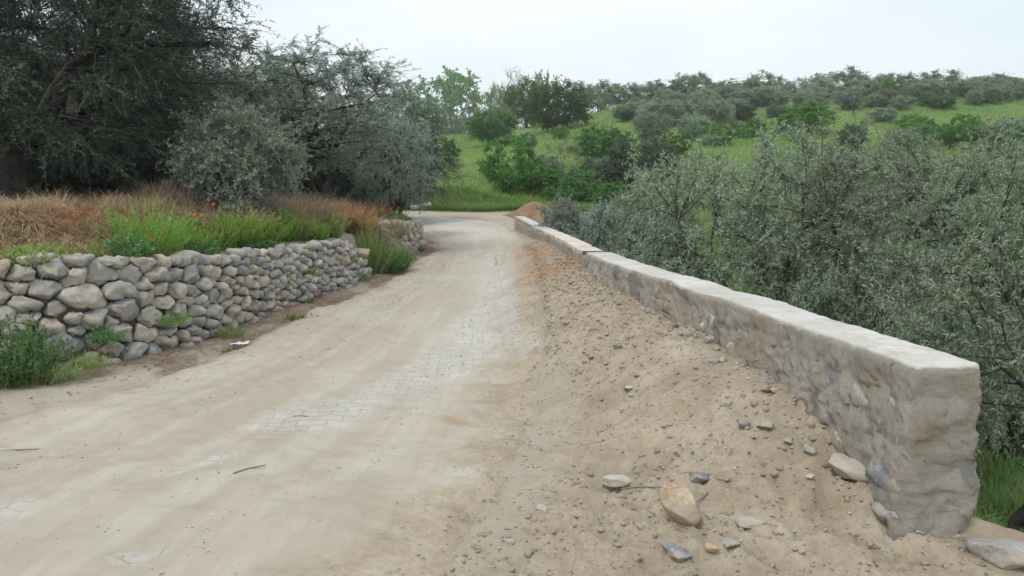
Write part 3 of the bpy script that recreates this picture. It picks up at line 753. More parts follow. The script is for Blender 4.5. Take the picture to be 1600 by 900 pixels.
def topA(s):
    y = foot_at(s)[0][1]; return float(np.interp(y, [5, 6.5, 8.2, 10.3, 11.2, 12.1], [.93, .92, .79, .71, .68, .40])) + .05 * float(vnoise(np.array([[s * 2.2, .5]]), 9)[0])
def wA(s):
    y = foot_at(s)[0][1]; return float(np.interp(y, [6, 7.3, 8.2, 9], [.25, .23, .185, .165]))
dry_wall('dry_stone_wall', 'long dry-stone wall of grey and tan field stones holding up the weedy terrace', sA0, sA1, topA, wA, 11, 100)
sB0, sB1 = s_of(-2.3, 14.2), s_of(-2.4, 18.0)
def topB(s):
    y = foot_at(s)[0][1]; return float(np.interp(y, [14, 15, 17, 18.2], [.75, .68, .55, .3]))
dry_wall('dry_stone_wall', 'short far stretch of tumbled dry-stone wall at the bend, beyond the weedy gap', sB0, sB1, topB, lambda s: .24, 12, 60)

# ------------------------------------------------------------------ loose stones of the verge
def loose(px, py, wpx, radii, mat, label, seed, rz=0, sink=.35, tilt=(0, 0), box=.1, sub=4, name='stone', cat='stone', group=None, rough=.05, cuts=10):
    """wpx = width in photo pixels; radii = relative half sizes"""
    c = ground(px, py); r = np.random.default_rng(seed); k = wpx / 1200 * c[1] / 2 / radii[0]
    V, F = rock(r, np.array(radii) * k, sub, cuts, rough, box)
    o = add_mesh(name, V, F, mat, loc=(c[0], c[1], Hs(c[0], c[1]) + radii[2] * k * (1.25 - 2 * sink))); o.rotation_euler = (tilt[0], tilt[1], rz)
    return tag(o, label, cat, group)
loose(958, 762, 56, (1, .75, .42), ms_pale, 'pale speckled granite stone with ragged top lying alone at the verge edge', 1, .2, .25)
loose(1062, 812, 78, (1, .8, .75), ms_ochre, 'large ochre and cream boulder sitting in loose dirt', 22, -.6, .2, (.2, .45))
loose(1174, 824, 52, (1, .7, .4), ms_beige, 'flat smooth beige cobble beside the large ochre boulder', 3, -.2, .3)
loose(1090, 752, 34, (1, .8, .6), ms_blue, 'small dark blue-grey cobble behind the large ochre boulder', 4, -.8, .3)
loose(1110, 872, 30, (1, .7, .55), ms_orange, 'small orange stone at the bottom edge of the picture', 5, 0, .25, box=.35)
loose(1058, 874, 58, (1, .6, .42), ms_blue, 'angular blue-grey slab stone next to the small orange stone', 6, -.5, .3, (0, .3))
loose(1140, 860, 36, (1, .7, .4), ms_grey, 'flat grey pebble just behind the small orange stone', 7, .2, .4)
loose(1330, 752, 86, (1, .62, .55), ms_beige, 'long light beige boulder with muddy underside next to the wall foot', 8, -.75, .3, (.1, .25))
loose(1464, 826, 52, (1, .7, .55), ms_pale, 'whitish rough stone close to the wall end', 9, .3, .3)
loose(1568, 878, 120, (1, .6, .45), ms_grey, 'broad pale boulder half buried past the wall end', 10, -.3, .45)
loose(1196, 668, 30, (1, .8, .6), ms_grey, 'rounded grey cobble alone in the middle of the verge', 11, 0, .35)
loose(1100, 518, 17, (1, .6, .9), ms_pale, 'whitish upright stone leaning by the wall foot', 12, .3, .2)
loose(965, 544, 18, (1, .6, .5), ms_blue, 'blue-grey pebble alone beside the road edge', 13, .3, .25)
loose(985, 611, 20, (1, .6, .4), ms_pale, 'flat white pebble alone in the verge', 14, .3, .35)
loose(1267, 746, 17, (1, .9, .5), ms_pale, 'round white pebble in front of the long beige boulder', 15, 0, .3)
loose(1110, 535, 30, (1, .6, .6), ms_grey, 'grey broken stone against the wall foot', 16, .3, .35)
loose(1148, 553, 32, (1, .8, .8), ms_beige, 'brownish stone tucked into a hollow of the wall foot', 17, .3, .35)
loose(1265, 706, 26, (1, .6, .4), ms_blue, 'thin blue pebble between the beige boulder and the verge cobble', 18, .6, .4)
loose(1272, 612, 26, (1, .6, .7), ms_beige, 'tan stone propped where the verge meets the wall', 19, .6, .35)
loose(1222, 597, 26, (1, .6, .6), ms_grey, 'grey stone with a dark hollow under it by the wall', 20, .6, .35)
rng = np.random.default_rng(77); made = 0
mats = [ms_grey, ms_pale, ms_beige, ms_blue, ms_ochre, ms_grey]
protos = []
for i in range(8):
    V, F = rock(rng, (1, rng.uniform(.6, .9), rng.uniform(.4, .65)), 3, 8, .05, .15); me = add_mesh('cobble', V, F, mats[i % 6]); protos.append(me.data); bpy.data.objects.remove(me)
while made < 190:
    y = rng.uniform(2.7, 1) if False else 2.8 + 9.5 * rng.random() ** 1.6
    xr = float(np.interp(y, RIM[:, 1], RIM[:, 0])) if y > RIM[0, 1] else RIM[0, 0] + .3; xl = float(np.interp(y, ROADR[:, 1], ROADR[:, 0]))
    x = xr - .03 - (xr - xl) * rng.random() ** 1.7
    r = .008 + .026 * rng.random() ** 3 + .006 * y / 8
    if rng.random() < .35 and y > 3.7: x = xr - .10 - .32 * rng.random() ** 2; r = rng.uniform(.014, .046)
    if y > RIM[0, 1] - .1 and x > xr - r * 1.2: x = xr - r * 1.2
    o = bpy.data.objects.new('cobble', protos[rng.integers(8)]); COL.objects.link(o)
    o.location = (x, y, Hs(x, y) + r * .25); o.scale = (r, r, r); o.rotation_euler = (rng.uniform(-.3, .3), rng.uniform(-.3, .3), rng.uniform(0, 6.3))
    tag(o, 'small loose stone scattered in the dirt of the verge', 'stone', 'small stones scattered over the verge'); made += 1
# gravel: grains nobody could count
g = Geo(); V0, F0 = ico(1)
for i in range(10000):
    y = 2.7 + 12 * rng.random() ** 1.5; xr = float(np.interp(y, RIM[:, 1], RIM[:, 0])) if y > RIM[0, 1] else 2.1
    xl = float(np.interp(y, ROADR[:, 1], ROADR[:, 0])) - .5; x = xr - (xr - xl) * rng.random() ** 1.2
    if rng.random() < .42: x = rng.uniform(float(np.interp(y, ROADL[:, 1], ROADL[:, 0])) - .4, xr)
    r = .0025 + .007 * rng.random() ** 3 + .0004 * y
    g.add(V0 * np.array([r, r * rng.uniform(.6, 1), r * rng.uniform(.4, .8)]) * rng.uniform(.8, 1.2, (len(V0), 1)) + np.array([x, y, 0]), F0, tint=tint_of(rng))
G = np.concatenate(g.V); cx = G.reshape(-1, len(V0), 3).mean(1); hz = H(cx[:, 0], cx[:, 1]); G = G.reshape(-1, len(V0), 3); G[:, :, 2] += hz[:, None] + .003; g.V = [G.reshape(-1, 3)]
tag(g.build('gravel', M['stone'], None, True), kind='stuff')
g = Geo(); Vc = [rock(rng, (1, .8, .6), 2, 6, .12, .1)[0] for _ in range(8)]; F2 = ico(2)[1]; cl = []
for i in range(5200):
    y = 2.6 + 11 * rng.random() ** 1.5; xr = float(np.interp(y, RIM[:, 1], RIM[:, 0])) if y > RIM[0, 1] else 2.1
    xl = float(np.interp(y, ROADR[:, 1], ROADR[:, 0])) - .15; x = xr - (xr - xl) * rng.random(); cl.append((x, y))
cl = np.array(cl); keep = fbm(cl * 1.3, 15, 3) + rng.uniform(-.25, .25, len(cl)) > .02; cl = cl[keep]; hz = H(cl[:, 0], cl[:, 1])
for (x, y), z in zip(cl, hz):
    r = .004 + .018 * rng.random() ** 4 + .0006 * y; a = rng.uniform(0, 6.28); Q = Vc[rng.integers(8)] * r * rng.uniform(.7, 1.3, 3)
    g.add(np.column_stack([Q[:, 0] * cos(a) - Q[:, 1] * sin(a), Q[:, 0] * sin(a) + Q[:, 1] * cos(a), Q[:, 2]]) + [x, y, z + r * .15], F2, verge=1.0)
tag(g.build('soil_crumbs', M['soil'], None, True), kind='stuff')
#VEG
# ------------------------------------------------------------------ vegetation builders
def unit(v): return v / (np.linalg.norm(v, axis=-1, keepdims=True) + 1e-9)
def leaves_on(rng, P0, D, Ln, n, llen, lwid, droop=.3, t0=.15, spread=.9, group_tint=None, up=0.0, fold=True, B=None):
    """n leaves along each of many twigs. P0,D (m,3), Ln (m,). Returns V,F,tint (per vertex)"""
    m = len(P0); t = rng.uniform(t0, 1, (m, n)); L_ = Ln[:, None]
    pos = P0[:, None] + D[:, None] * (t * L_)[..., None]; pos[..., 2] -= droop * (t * L_) ** 2 / np.maximum(L_, 1e-6)
    tan = D[:, None] + np.zeros((m, n, 3)); tan[..., 2] -= 2 * droop * t
    if B is not None: pos += B[:, None] * (t ** 2 * L_)[..., None]; tan += 2 * B[:, None] * t[..., None]
    ld = unit(unit(tan) * .9 + rng.normal(size=(m, n, 3)) * spread + np.array([0, 0, up]))
    sd = unit(np.cross(rng.normal(size=(m, n, 3)) * .75 + np.array([0, 0, 1.]), ld))
    s = rng.uniform(.65, 1.25, (m, n, 1)); l = llen * s; w = lwid * s
    nn = np.cross(ld, sd)
    a = pos; b = pos + ld * l * .45 + sd * w * .5 + nn * w * .15; c = pos + ld * l - nn * l * .08; d = pos + ld * l * .45 - sd * w * .5 + nn * w * .15
    V = np.stack([a, b, c, d], 2).reshape(-1, 3)
    F = np.arange(len(V)).reshape(-1, 4)
    tt = rng.uniform(0, 1, m) if group_tint is None else group_tint
    ti = np.clip(tt[:, None] * .65 + rng.uniform(0, .45, (m, n)), 0, 1)
    return V, F, np.repeat(ti.ravel(), 4)

def bez(a, b, c, n=6):
    t = np.linspace(0, 1, n)[:, None]; return (1 - t) ** 2 * a + 2 * t * (1 - t) * b + t * t * c

def tree_data(seed, H_=3.4, trunk_h=.8, trunk_r=.12, crown=(1.6, 1.6, 1.3), cz=2.0, n_limb=6, n_clump=60, clump_r=.42, twigs=22, lpt=24,
              leaf=(.05, .012), droop=.35, stems=1, lean=.15, twig_geo=True, skirt=0., upb=.35, spread=.9, sprigs=0, bare=0, shell=.55, twig_r=.0035):
    rng = np.random.default_rng(seed); wood = Geo(); crown = np.array(crown)
    # clump centres, best-candidate so the crown stays uneven but filled
    C = []
    for i in range(n_clump):
        best = None; bd = -1
        for _ in range(8):
            d = rng.normal(size=3); d /= np.linalg.norm(d); r = rng.uniform(shell, 1) ** .8
            q = d * r * crown * (1 + .18 * math.sin(3 * math.atan2(d[1], d[0]) + seed)) + np.array([0, 0, cz])
            if q[2] < cz - crown[2] * (.75 + skirt): continue
            dd = min([np.linalg.norm((q - k) / crown) for k in C], default=1) * rng.uniform(.55, 1.3)
            if dd > bd: bd, best = dd, q
        if best is not None: C.append(best)
    C = np.array(C)
    # trunks and limbs
    nodes = []
    for s in range(stems):
        a0 = rng.uniform(0, 6.28); off = (.0 if stems == 1 else .12 * H_ * .5) * np.array([cos(a0 + s * 2.2), sin(a0 + s * 2.2), 0])
        top = off + np.array([cos(a0 + s * 2.2) * lean, sin(a0 + s * 2.2) * lean, 1]) * trunk_h
        n = 7; pts = bez(off * .5 + np.array([0, 0, -.25 * trunk_h]), off * .6 + np.array([0, 0, trunk_h * .5]) + rng.normal(size=3) * .05 * trunk_h, top, n)
        pts[1:-1] += rng.normal(size=(n - 2, 3)) * trunk_r * .25
        rr = trunk_r * np.linspace(1.35, .8, n) / (1 if stems == 1 else 1.35); rr[0] *= 1.25
        add_tube(wood, pts, rr, 9)
        nl = max(2, n_limb // stems)
        for k in range(nl):
            a = a0 + s * 2.2 + k * 2 * pi / nl + rng.uniform(-.4, .4)
            e = np.array([cos(a) * crown[0] * .62, sin(a) * crown[1] * .62, cz + crown[2] * rng.uniform(-.15, .6)])
            mid = top + (e - top) * .45 + np.array([cos(a), sin(a), 0]) * .12 * H_ * rng.uniform(.2, 1) + rng.normal(size=3) * .05 * H_
            p = bez(top, mid, e, 10); p[1:-1] += rng.normal(size=(8, 3)) * .012 * H_
            r = trunk_r * np.linspace(.62, .14, 10) / (1 if stems == 1 else 1.2)
            add_tube(wood, p, r, 7)
            for j in range(2, 10): nodes.append(np.concatenate([p[j], [r[j]]]))
    nodes = np.array(nodes)
    P0 = []; D = []; Ln = []; tints = []
    ctr = np.array([0, 0, cz])
    for c in C:
        dd = np.linalg.norm(nodes[:, :3] - c, axis=1) + np.maximum(0, nodes[:, 2] - c[2]) * .6; k = dd.argmin(); st = nodes[k]
        mid = (st[:3] + c) / 2 + rng.normal(size=3) * .12 * dd[k] + np.array([0, 0, .08 * dd[k]])
        p = bez(st[:3], mid, c, 6); add_tube(wood, p, np.linspace(min(st[3] * .7, .022 * H_ / 3), .004 * H_ / 3, 6), 5)
        out = unit(c - ctr); r = clump_r * rng.uniform(.65, 1.3); ct = rng.uniform(0, 1)
        n = int(twigs * rng.uniform(.6, 1.3))
        d = unit(rng.normal(size=(n, 3)) + out * .75 + np.array([0, 0, upb])); l = r * rng.uniform(.55, 1.25, n)
        u = rng.integers(2, 6, n); p0 = p[u] + rng.normal(size=(n, 3)) * r * .1
        P0.append(p0); D.append(d); Ln.append(l); tints.append(np.clip(ct + rng.normal(size=n) * .25, 0, 1))
    if sprigs:                                           # long shoots that break the outline
        idx = rng.integers(0, len(C), sprigs); o = unit(C[idx] - ctr)
        P0.append(C[idx] + o * clump_r * .3); D.append(unit(o * .6 + np.array([0, 0, 1.]) + rng.normal(size=(sprigs, 3)) * .3)); Ln.append(clump_r * rng.uniform(1.0, 1.5, sprigs)); tints.append(rng.uniform(.5, 1, sprigs))
    P0 = np.concatenate(P0); D = np.concatenate(D); Ln = np.concatenate(Ln); tints = np.concatenate(tints)
    Bd = rng.normal(size=(len(P0), 3)) * .25
    if sprigs: Bd[-sprigs:] *= .4
    if twig_geo:
        m = len(P0); tt = np.array([0, .35, .7, 1.]); pts = P0[:, None] + D[:, None] * (tt[None] * Ln[:, None])[..., None]
        pts[..., 2] -= droop * (tt[None] ** 2) * Ln[:, None]; pts += Bd[:, None] * (tt[None] ** 2 * Ln[:, None])[..., None]
        U = unit(np.cross(D, rng.normal(size=(m, 3)))); W = np.cross(D, U); th = np.arange(3) * 2 * pi / 3
        rad = twig_r * np.array([1.3, 1, .7, .3])
        ring = pts[:, :, None] + rad[None, :, None, None] * (np.cos(th)[None, None, :, None] * U[:, None, None] + np.sin(th)[None, None, :, None] * W[:, None, None])
        Vt = ring.reshape(-1, 3); base = (np.arange(m) * 12)[:, None, None]
        q = np.array([[[r_ * 3 + k, r_ * 3 + (k + 1) % 3, (r_ + 1) * 3 + (k + 1) % 3, (r_ + 1) * 3 + k] for k in range(3)] for r_ in range(3)]).reshape(1, 9, 4)
        twg = Geo(); twg.add(Vt, (base + q).reshape(-1, 4)); wood.twigs = twg
    if lpt:
        V, F, ti = leaves_on(rng, P0, D, Ln, lpt, leaf[0], leaf[1], droop, .1, spread, tints, B=Bd)
    else: V = None; F = ti = None
    return wood, V, F, ti
def make_tree(name, mat_leaf, loc=(0, 0, 0), mat_wood=None, **kw):
    wood, V, F, ti = tree_data(**kw)
    r = empty(name, loc); wood.build('trunk', mat_wood or M['bark'], r)
    if getattr(wood, 'twigs', None): wood.twigs.build('twigs', mat_wood or M['twig_green'], r)['kind'] = 'stuff'
    if V is not None: add_mesh('crown', V, F, mat_leaf, r, False, {'rnd': ('POINT', ti)})
    return r
class Kind:
    """the first placement uses the prototype itself, later ones are copies of it and its parts"""
    def __init__(s, maker): s.maker = maker; s.root = None
    def put(s, loc, rz, scale, name=None):
        if s.root is None: s.root = s.maker(); r = s.root
        else: r = dup(s.root, loc, rz, scale, None); r.name = s.root.name.split('.')[0]
        r.location = loc; r.rotation_euler = (0, 0, rz); r.scale = (scale,) * 3 if np.isscalar(scale) else scale
        if name: r.name = name
        return r
def recolor(r, mat, part='crown'):
    for c in r.children:
        if c.name.startswith(part) and c.type == 'MESH':
            c.material_slots[0].link = 'OBJECT'; c.material_slots[0].material = mat
    return r

near = dict(H_=3.4, leaf=(.056, .0150), twigs=27, lpt=26)
K_OA = Kind(lambda: make_tree('olive_tree', M['olive'], seed=101, clump_r=.33, n_clump=80, crown=(1.75, 1.7, 1.3), cz=2.1, trunk_h=.85, skirt=.0, sprigs=46, stems=2, **near))
K_OB = Kind(lambda: make_tree('olive_tree', M['olive'], seed=102, n_clump=74, crown=(1.6, 1.6, 1.4), cz=2.15, trunk_h=.7, skirt=.0, sprigs=34, stems=3, clump_r=.33, **near))
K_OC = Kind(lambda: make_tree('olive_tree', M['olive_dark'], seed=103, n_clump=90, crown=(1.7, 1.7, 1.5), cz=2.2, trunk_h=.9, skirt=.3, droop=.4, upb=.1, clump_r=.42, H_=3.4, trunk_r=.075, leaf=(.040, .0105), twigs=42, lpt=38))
K_SH = Kind(lambda: make_tree('olive_shrub', M['olive_grey'], seed=104, H_=1.2, n_clump=52, crown=(.62, .62, .48), cz=.62, trunk_h=.22, trunk_r=.035, stems=3, clump_r=.2, twigs=30, lpt=26, leaf=(.036, .011), skirt=.3, upb=.6, twig_r=.002, droop=.2, shell=.6))
K_OP = Kind(lambda: make_tree('olive_tree', M['olive_grey'], seed=105, H_=4.6, trunk_r=.15, n_clump=120, crown=(2.3, 2.1, 1.9), cz=3.0, trunk_h=1.2, stems=3, clump_r=.40, twigs=34, lpt=30, leaf=(.06, .015), skirt=.1, sprigs=40, shell=.5, n_limb=9, lean=.3))
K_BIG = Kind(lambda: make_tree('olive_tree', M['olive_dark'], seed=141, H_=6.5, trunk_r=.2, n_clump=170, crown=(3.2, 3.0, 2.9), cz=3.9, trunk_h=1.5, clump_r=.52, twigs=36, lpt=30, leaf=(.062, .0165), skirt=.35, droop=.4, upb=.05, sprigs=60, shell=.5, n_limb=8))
far = dict(twig_geo=False)
K_M1 = Kind(lambda: make_tree('olive_tree', M['olive_far'], seed=201, H_=4.5, trunk_r=.16, n_clump=60, crown=(2.2, 2.2, 1.9), cz=2.2, trunk_h=.6, clump_r=.62, twigs=26, lpt=16, leaf=(.16, .06), skirt=.3, upb=.6, shell=.4, **far))
K_M2 = Kind(lambda: make_tree('olive_tree', M['olive_far'], seed=202, H_=4.5, trunk_r=.16, n_clump=54, crown=(2.3, 2.0, 1.8), cz=2.1, trunk_h=.6, clump_r=.6, twigs=26, lpt=16, leaf=(.16, .06), skirt=.25, upb=.6, shell=.4, stems=2, **far))
K_M3 = Kind(lambda: make_tree('olive_tree', M['olive_far'], seed=203, H_=4.5, trunk_r=.16, n_clump=48, crown=(1.9, 2.2, 2.0), cz=2.4, trunk_h=.8, clump_r=.66, twigs=26, lpt=16, leaf=(.16, .06), skirt=.2, upb=.6, shell=.4, **far))
K_G1 = Kind(lambda: make_tree('broadleaf_tree', M['green'], seed=211, H_=6, trunk_r=.14, n_clump=56, crown=(2.1, 2.1, 2.3), cz=3.7, trunk_h=1.6, clump_r=.6, twigs=18, lpt=15, leaf=(.16, .09), n_limb=7, upb=.5, shell=.6, **far))
K_G2 = Kind(lambda: make_tree('broadleaf_tree', M['green_mid'], seed=212, H_=5, trunk_r=.16, n_clump=60, crown=(2.3, 2.3, 2.0), cz=2.6, trunk_h=.9, clump_r=.62, twigs=28, lpt=20, leaf=(.14, .08), skirt=.35, droop=.2, **far))
K_G3 = Kind(lambda: make_tree('broadleaf_bush', M['green'], seed=213, H_=4, trunk_r=.07, n_clump=46, crown=(1.9, 1.9, 1.9), cz=2.1, trunk_h=.5, clump_r=.55, twigs=24, lpt=20, leaf=(.13, .07), skirt=.4, upb=.8, stems=3, sprigs=20, **far))
K_BR = Kind(lambda: make_tree('bare_tree', M['twig'], mat_wood=M['twig'], seed=221, H_=5, trunk_r=.12, n_clump=44, crown=(2.0, 2.0, 2.0), cz=3.2, trunk_h=1.3, clump_r=.7, twigs=16, lpt=0, upb=.7, droop=0, twig_r=.014))
K_SP = Kind(lambda: make_tree('sparse_tree', M['green_mid'], mat_wood=M['twig'], seed=222, H_=5, trunk_r=.10, n_clump=36, crown=(2.0, 2.0, 2.0), cz=3.0, trunk_h=1.0, clump_r=.7, twigs=14, lpt=2, leaf=(.14, .07), upb=.7, droop=0, twig_r=.010))

def extent(root):
    """unscaled width and height of a prototype's crown"""
    z = 0; wd = 0
    for c in root.children:
        co = np.empty(len(c.data.vertices) * 3, np.float32); c.data.vertices.foreach_get('co', co); co = co.reshape(-1, 3)
        z = max(z, np.percentile(co[:, 2], 99.5)); wd = max(wd, np.percentile(co[:, 0], 99) - np.percentile(co[:, 0], 1))
    return wd, z
_ext = {}; _dm = {}
rz_rng = np.random.default_rng(900)
def plant(kind, px, top, wpx, y=None, base=None, label=None, cat='tree', group=None, mat=None, name=None, rz=None, sink=.0):
    """stand a tree on the ground at column px; either at distance y or where pixel row `base` meets the ground; top row and width fix its size"""
    if base is not None: p = ground(px, base); y = p[1]
    q = at_y(px, top, y); x = q[0]; z0 = Hs(x, y) - sink; h = q[2] - z0; wd = wpx / 1200 * y
    rz = rz_rng.uniform(0, 6.28) if rz is None else rz
    first = kind.root is None; r = kind.put((x, y, z0), rz, 1)
    if kind not in _ext: _ext[kind] = extent(kind.root)
    e = _ext[kind]; r.location = (x, y, z0); r.scale = (wd / e[0], wd / e[0], h / e[1])
    tag(r, label, cat, group)
    if kind not in _dm: _dm[kind] = [c.data.materials[0] for c in kind.root.children if c.name.startswith('crown')]
    if _dm[kind]: recolor(r, mat or _dm[kind][0])
    if name: r.name = name
    return r

# ---- olive grove beyond the parapet
T = 'olive_tree'
plant(K_OA, 1175, 208, 340, y=9.6, label='olive tree with dark upright trunk, first full crown past the grey shrubs', rz=.4)
plant(K_OB, 1392, 205, 370, y=8.6, label='olive tree with bare bending limbs showing, behind the near half of the parapet', rz=1.2)
plant(K_OP, 1610, 225, 400, y=6.9, label='open olive tree with leaning grey limbs, past the blunt wall end', rz=2.9, mat=M['olive'])
plant(K_OB, 1060, 245, 190, y=12.4, label='small pale olive tree between the grey shrubs and the dark-trunked olive', rz=4)
plant(K_OC, 1290, 222, 300, y=12.8, label='dark olive tree filling the gap behind the limb-showing olive', rz=.3, mat=M['olive'])
plant(K_OA, 1500, 212, 340, y=10.5, label='olive tree behind and between the two closest crowns past the wall end', rz=5)
plant(K_OC, 1640, 235, 300, y=12.5, label='dark olive tree deep behind the one crossing the picture edge', rz=3.3, mat=M['olive'])
plant(K_SH, 1470, 455, 190, y=5.9, label='low olive suckers reaching over the ground just behind the wall top', cat='shrub', rz=.5, mat=M['olive'])
plant(K_SH, 1300, 420, 160, y=7.6, label='low olive regrowth behind the middle of the parapet', cat='shrub', rz=2.5, mat=M['olive'])
K_SAP = Kind(lambda: make_tree('olive_tree', M['olive'], seed=131, H_=2.6, n_clump=34, crown=(1.0, 1.0, .85), cz=1.75, trunk_h=.8, trunk_r=.045, stems=2, n_limb=6, lean=.55, clump_r=.30, twigs=22, lpt=24, leaf=(.05, .0125), sprigs=14, skirt=.1))
plant(K_SAP, 1600, 330, 400, y=5.0, label='young olive tree with leaning bare stems just past the blunt wall end', rz=2.2)
plant(K_SH, 885, 312, 105, y=16.8, label='round silvery shrub behind the yellowish part of the parapet', cat='shrub', rz=1)
plant(K_SH, 958, 314, 130, y=14.6, label='broad silvery shrub nearer than the round one, behind the parapet', cat='shrub', rz=3)
plant(K_SH, 1025, 325, 120, y=12.2, label='silvery-green shrub between the broad silvery one and the small pale olive', cat='shrub', rz=5)
# leaning limb of the tree past the wall end
# ---- grove on the terrace
plant(K_BIG, -40, -190, 680, y=10.6, label='huge dark olive tree whose drooping crown fills the upper corner above the straw', rz=.2, sink=.1)
plant(K_BIG, 165, -100, 330, y=13.2, label='tall dark olive tree hanging ragged sprays against the sky', rz=2.2)
plant(K_BIG, 100, 0, 430, y=16.5, label='shaded olive tree behind the two tall dark ones', rz=4.1)
plant(K_OC, -20, 60, 360, y=15.0, label='shaded olive tree at the picture edge behind the huge dark one', rz=5.1)
plant(K_OC, 310, 140, 210, y=17.5, label='dark olive tree in deep shade between the tall dark one and the multi-stemmed one', rz=1.1)
plant(K_SH, 362, 160, 190, y=10.6, label='young pale olive tree low in front of the dark grove', rz=1.5, mat=M['olive_pale'])
plant(K_OP, 478, 66, 320, y=15.8, label='multi-stemmed olive tree with open crown and twisted dark limbs against the sky', rz=2.6, mat=M['olive_grey'])
plant(K_OP, 405, 90, 220, y=18.5, label='open olive tree behind the pale young one', rz=2.6, mat=M['olive'])
plant(K_OP, 606, 168, 135, y=19.0, label='silvery olive tree with drooping skirts at the bend of the road', rz=3.6)
plant(K_OC, 450, 150, 330, y=24, label='dark olive tree behind the multi-stemmed one', rz=3.1)
plant(K_OC, 600, 190, 200, y=25, label='dark olive tree behind the silvery one at the bend', rz=.9)
plant(K_OC, 150, 90, 420, y=24, label='dark olive tree closing the back of the grove', rz=3.9)
plant(K_OC, -60, 90, 400, y=21, label='dark olive tree closing the grove at the picture edge', rz=3.0)
plant(K_OC, 300, 120, 320, y=27, label='farthest dark olive tree of the terrace grove', rz=3.9)
for i, (px, y, tp, wd) in enumerate(((70, 18.5, 205, 240), (235, 20, 205, 230), (390, 21, 205, 200), (500, 20, 215, 150), (330, 14.6, 215, 120), (150, 13.8, 195, 190))):
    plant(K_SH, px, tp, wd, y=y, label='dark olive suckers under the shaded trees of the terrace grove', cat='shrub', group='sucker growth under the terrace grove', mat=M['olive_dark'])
# ---- the far side of the bend and the hillside
hill = [
 (K_G3, 640, 195, 316, 84, 'dark green bush behind the silvery olive at the bend', 'bush', M['green_dark']),
 (K_G3, 690, 215, 262, 50, 'dark bush at the edge of the meadow beside the bend', 'bush', M['green_dark']),
 (K_G1, 631, 136, 196, 62, 'small bright green tree just clear of the multi-stemmed olive', 'tree', None),
 (K_G1, 703, 113, 206, 110, 'tall airy bright green tree on the skyline left of the bare tree', 'tree', None),
 (K_BR, 796, 107, 180, 62, 'bare grey-twigged tree on the skyline', 'tree', None),
 (K_G1, 777, 136, 200, 50, 'green tree in front of the foot of the bare tree', 'tree', M['green_mid']),
 (K_G1, 850, 116, 185, 50, 'light green tree just beyond the big round dark green one', 'tree', None),
 (K_G2, 822, 125, 200, 60, 'mid-green tree between the bare tree and the big round one', 'tree', M['green_mid']),
 (K_G2, 866, 130, 207, 92, 'big round deep green tree standing on the meadow rim', 'tree', M['green_dark']),
 (K_G2, 772, 170, 226, 70, 'round mid-green tree at the top of the meadow', 'tree', M['green_mid']),
 (K_BR, 733, 165, 222, 34, 'thin bare purple-grey sapling at the top of the meadow', 'tree', None),
 (K_G3, 825, 208, 236, 28, 'little dark round bush above the bright meadow bush', 'bush', M['olive_mid']),
 (K_G3, 797, 213, 306, 88, 'bright green bushy tree standing in the meadow beyond the dirt heap', 'bush', None),
 (K_SP, 884, 212, 306, 74, 'sparse half-bare tree between the bright bushy one and the dark olives', 'tree', None),
 (K_G2, 945, 196, 258, 74, 'light green round tree behind the dark olives', 'tree', M['green_mid']),
 (K_M1, 935, 245, 312, 60, 'small dark olive beside the sparse tree', 'tree', M['olive_mid']),
 (K_M1, 1000, 214, 314, 95, 'broad dark olive beyond the silvery shrubs', 'tree', M['olive_mid']),
 (K_M2, 1017, 176, 220, 58, 'round grey olive on the slope above the broad dark olive', 'tree', None),
 (K_M3, 1037, 158, 198, 60, 'olive on the upper slope behind the round grey one', 'tree', None),
 (K_M1, 1086, 180, 218, 48, 'small olive on the slope right behind the pale olive crown', 'tree', None),
 (K_M2, 1115, 156, 198, 58, 'olive standing alone in the upper meadow', 'tree', None),
 (K_M3, 1162, 162, 190, 36, 'small dark olive bush on the upper meadow', 'bush', M['olive_mid']),
 (K_G3, 1128, 194, 228, 38, 'small bright green bush low on the slope', 'bush', None),
 (K_G3, 1262, 160, 210, 78, 'wide bright green bush on the open slope', 'bush', M['green']),
 (K_G3, 1225, 182, 208, 40, 'pale green bush beside the wide bright one', 'bush', M['green_mid']),
 (K_M2, 1336, 192, 235, 50, 'dark shrub peeping over the limb-showing olive', 'bush', M['olive_mid']),
 (K_G3, 1506, 178, 232, 66, 'bright green bush on the slope below the grassy hump', 'bush', M['green']),
 (K_G3, 1442, 184, 214, 40, 'mid-green bush between the dark shrub and the bush below the hump', 'bush', M['green_mid']),
 (K_M2, 1584, 182, 232, 66, 'greyish green bush at the picture edge on the slope', 'bush', M['olive']),
 (K_G3, 1394, 122, 158, 34, 'single bright green tree among the skyline olives', 'tree', None),
 (K_M1, 1410, 200, 240, 50, 'olive bush half hidden behind the closest crowns', 'bush', None),
 (K_G3, 1060, 205, 245, 50, 'leafy green bush behind the small pale olive', 'bush', M['green_mid']),
 (K_M2, 700, 165, 212, 34, 'dark shrub in the foot of the airy bright tree', 'bush', M['green_dark']),
 (K_G3, 655, 165, 215, 60, 'dark green bush under the small bright tree', 'bush', M['green_dark']),
 (K_G3, 745, 180, 215, 40, 'brownish green scrub between the airy tree and the round one', 'bush', M['green_mid']),
]
for kd, px, tp, bs, wd, lab, cat, mt in hill:
    plant(kd, px, tp, wd, base=bs, label=lab, cat=cat, mat=mt)
sky_ol = [(1083, 115, 60), (1193, 114, 62), (1312, 111, 78), (1363, 117, 60), (1404, 114, 66), (1474, 111, 62), (1548, 118, 84), (1600, 131, 40), (1040, 126, 60), (1140, 128, 70), (1245, 126, 60), (1010, 134, 50), (975, 130, 54), (938, 126, 48), (905, 128, 40), (1170, 130, 60), (1280, 122, 60), (1345, 125, 60), (1440, 124, 60), (1510, 128, 50)]
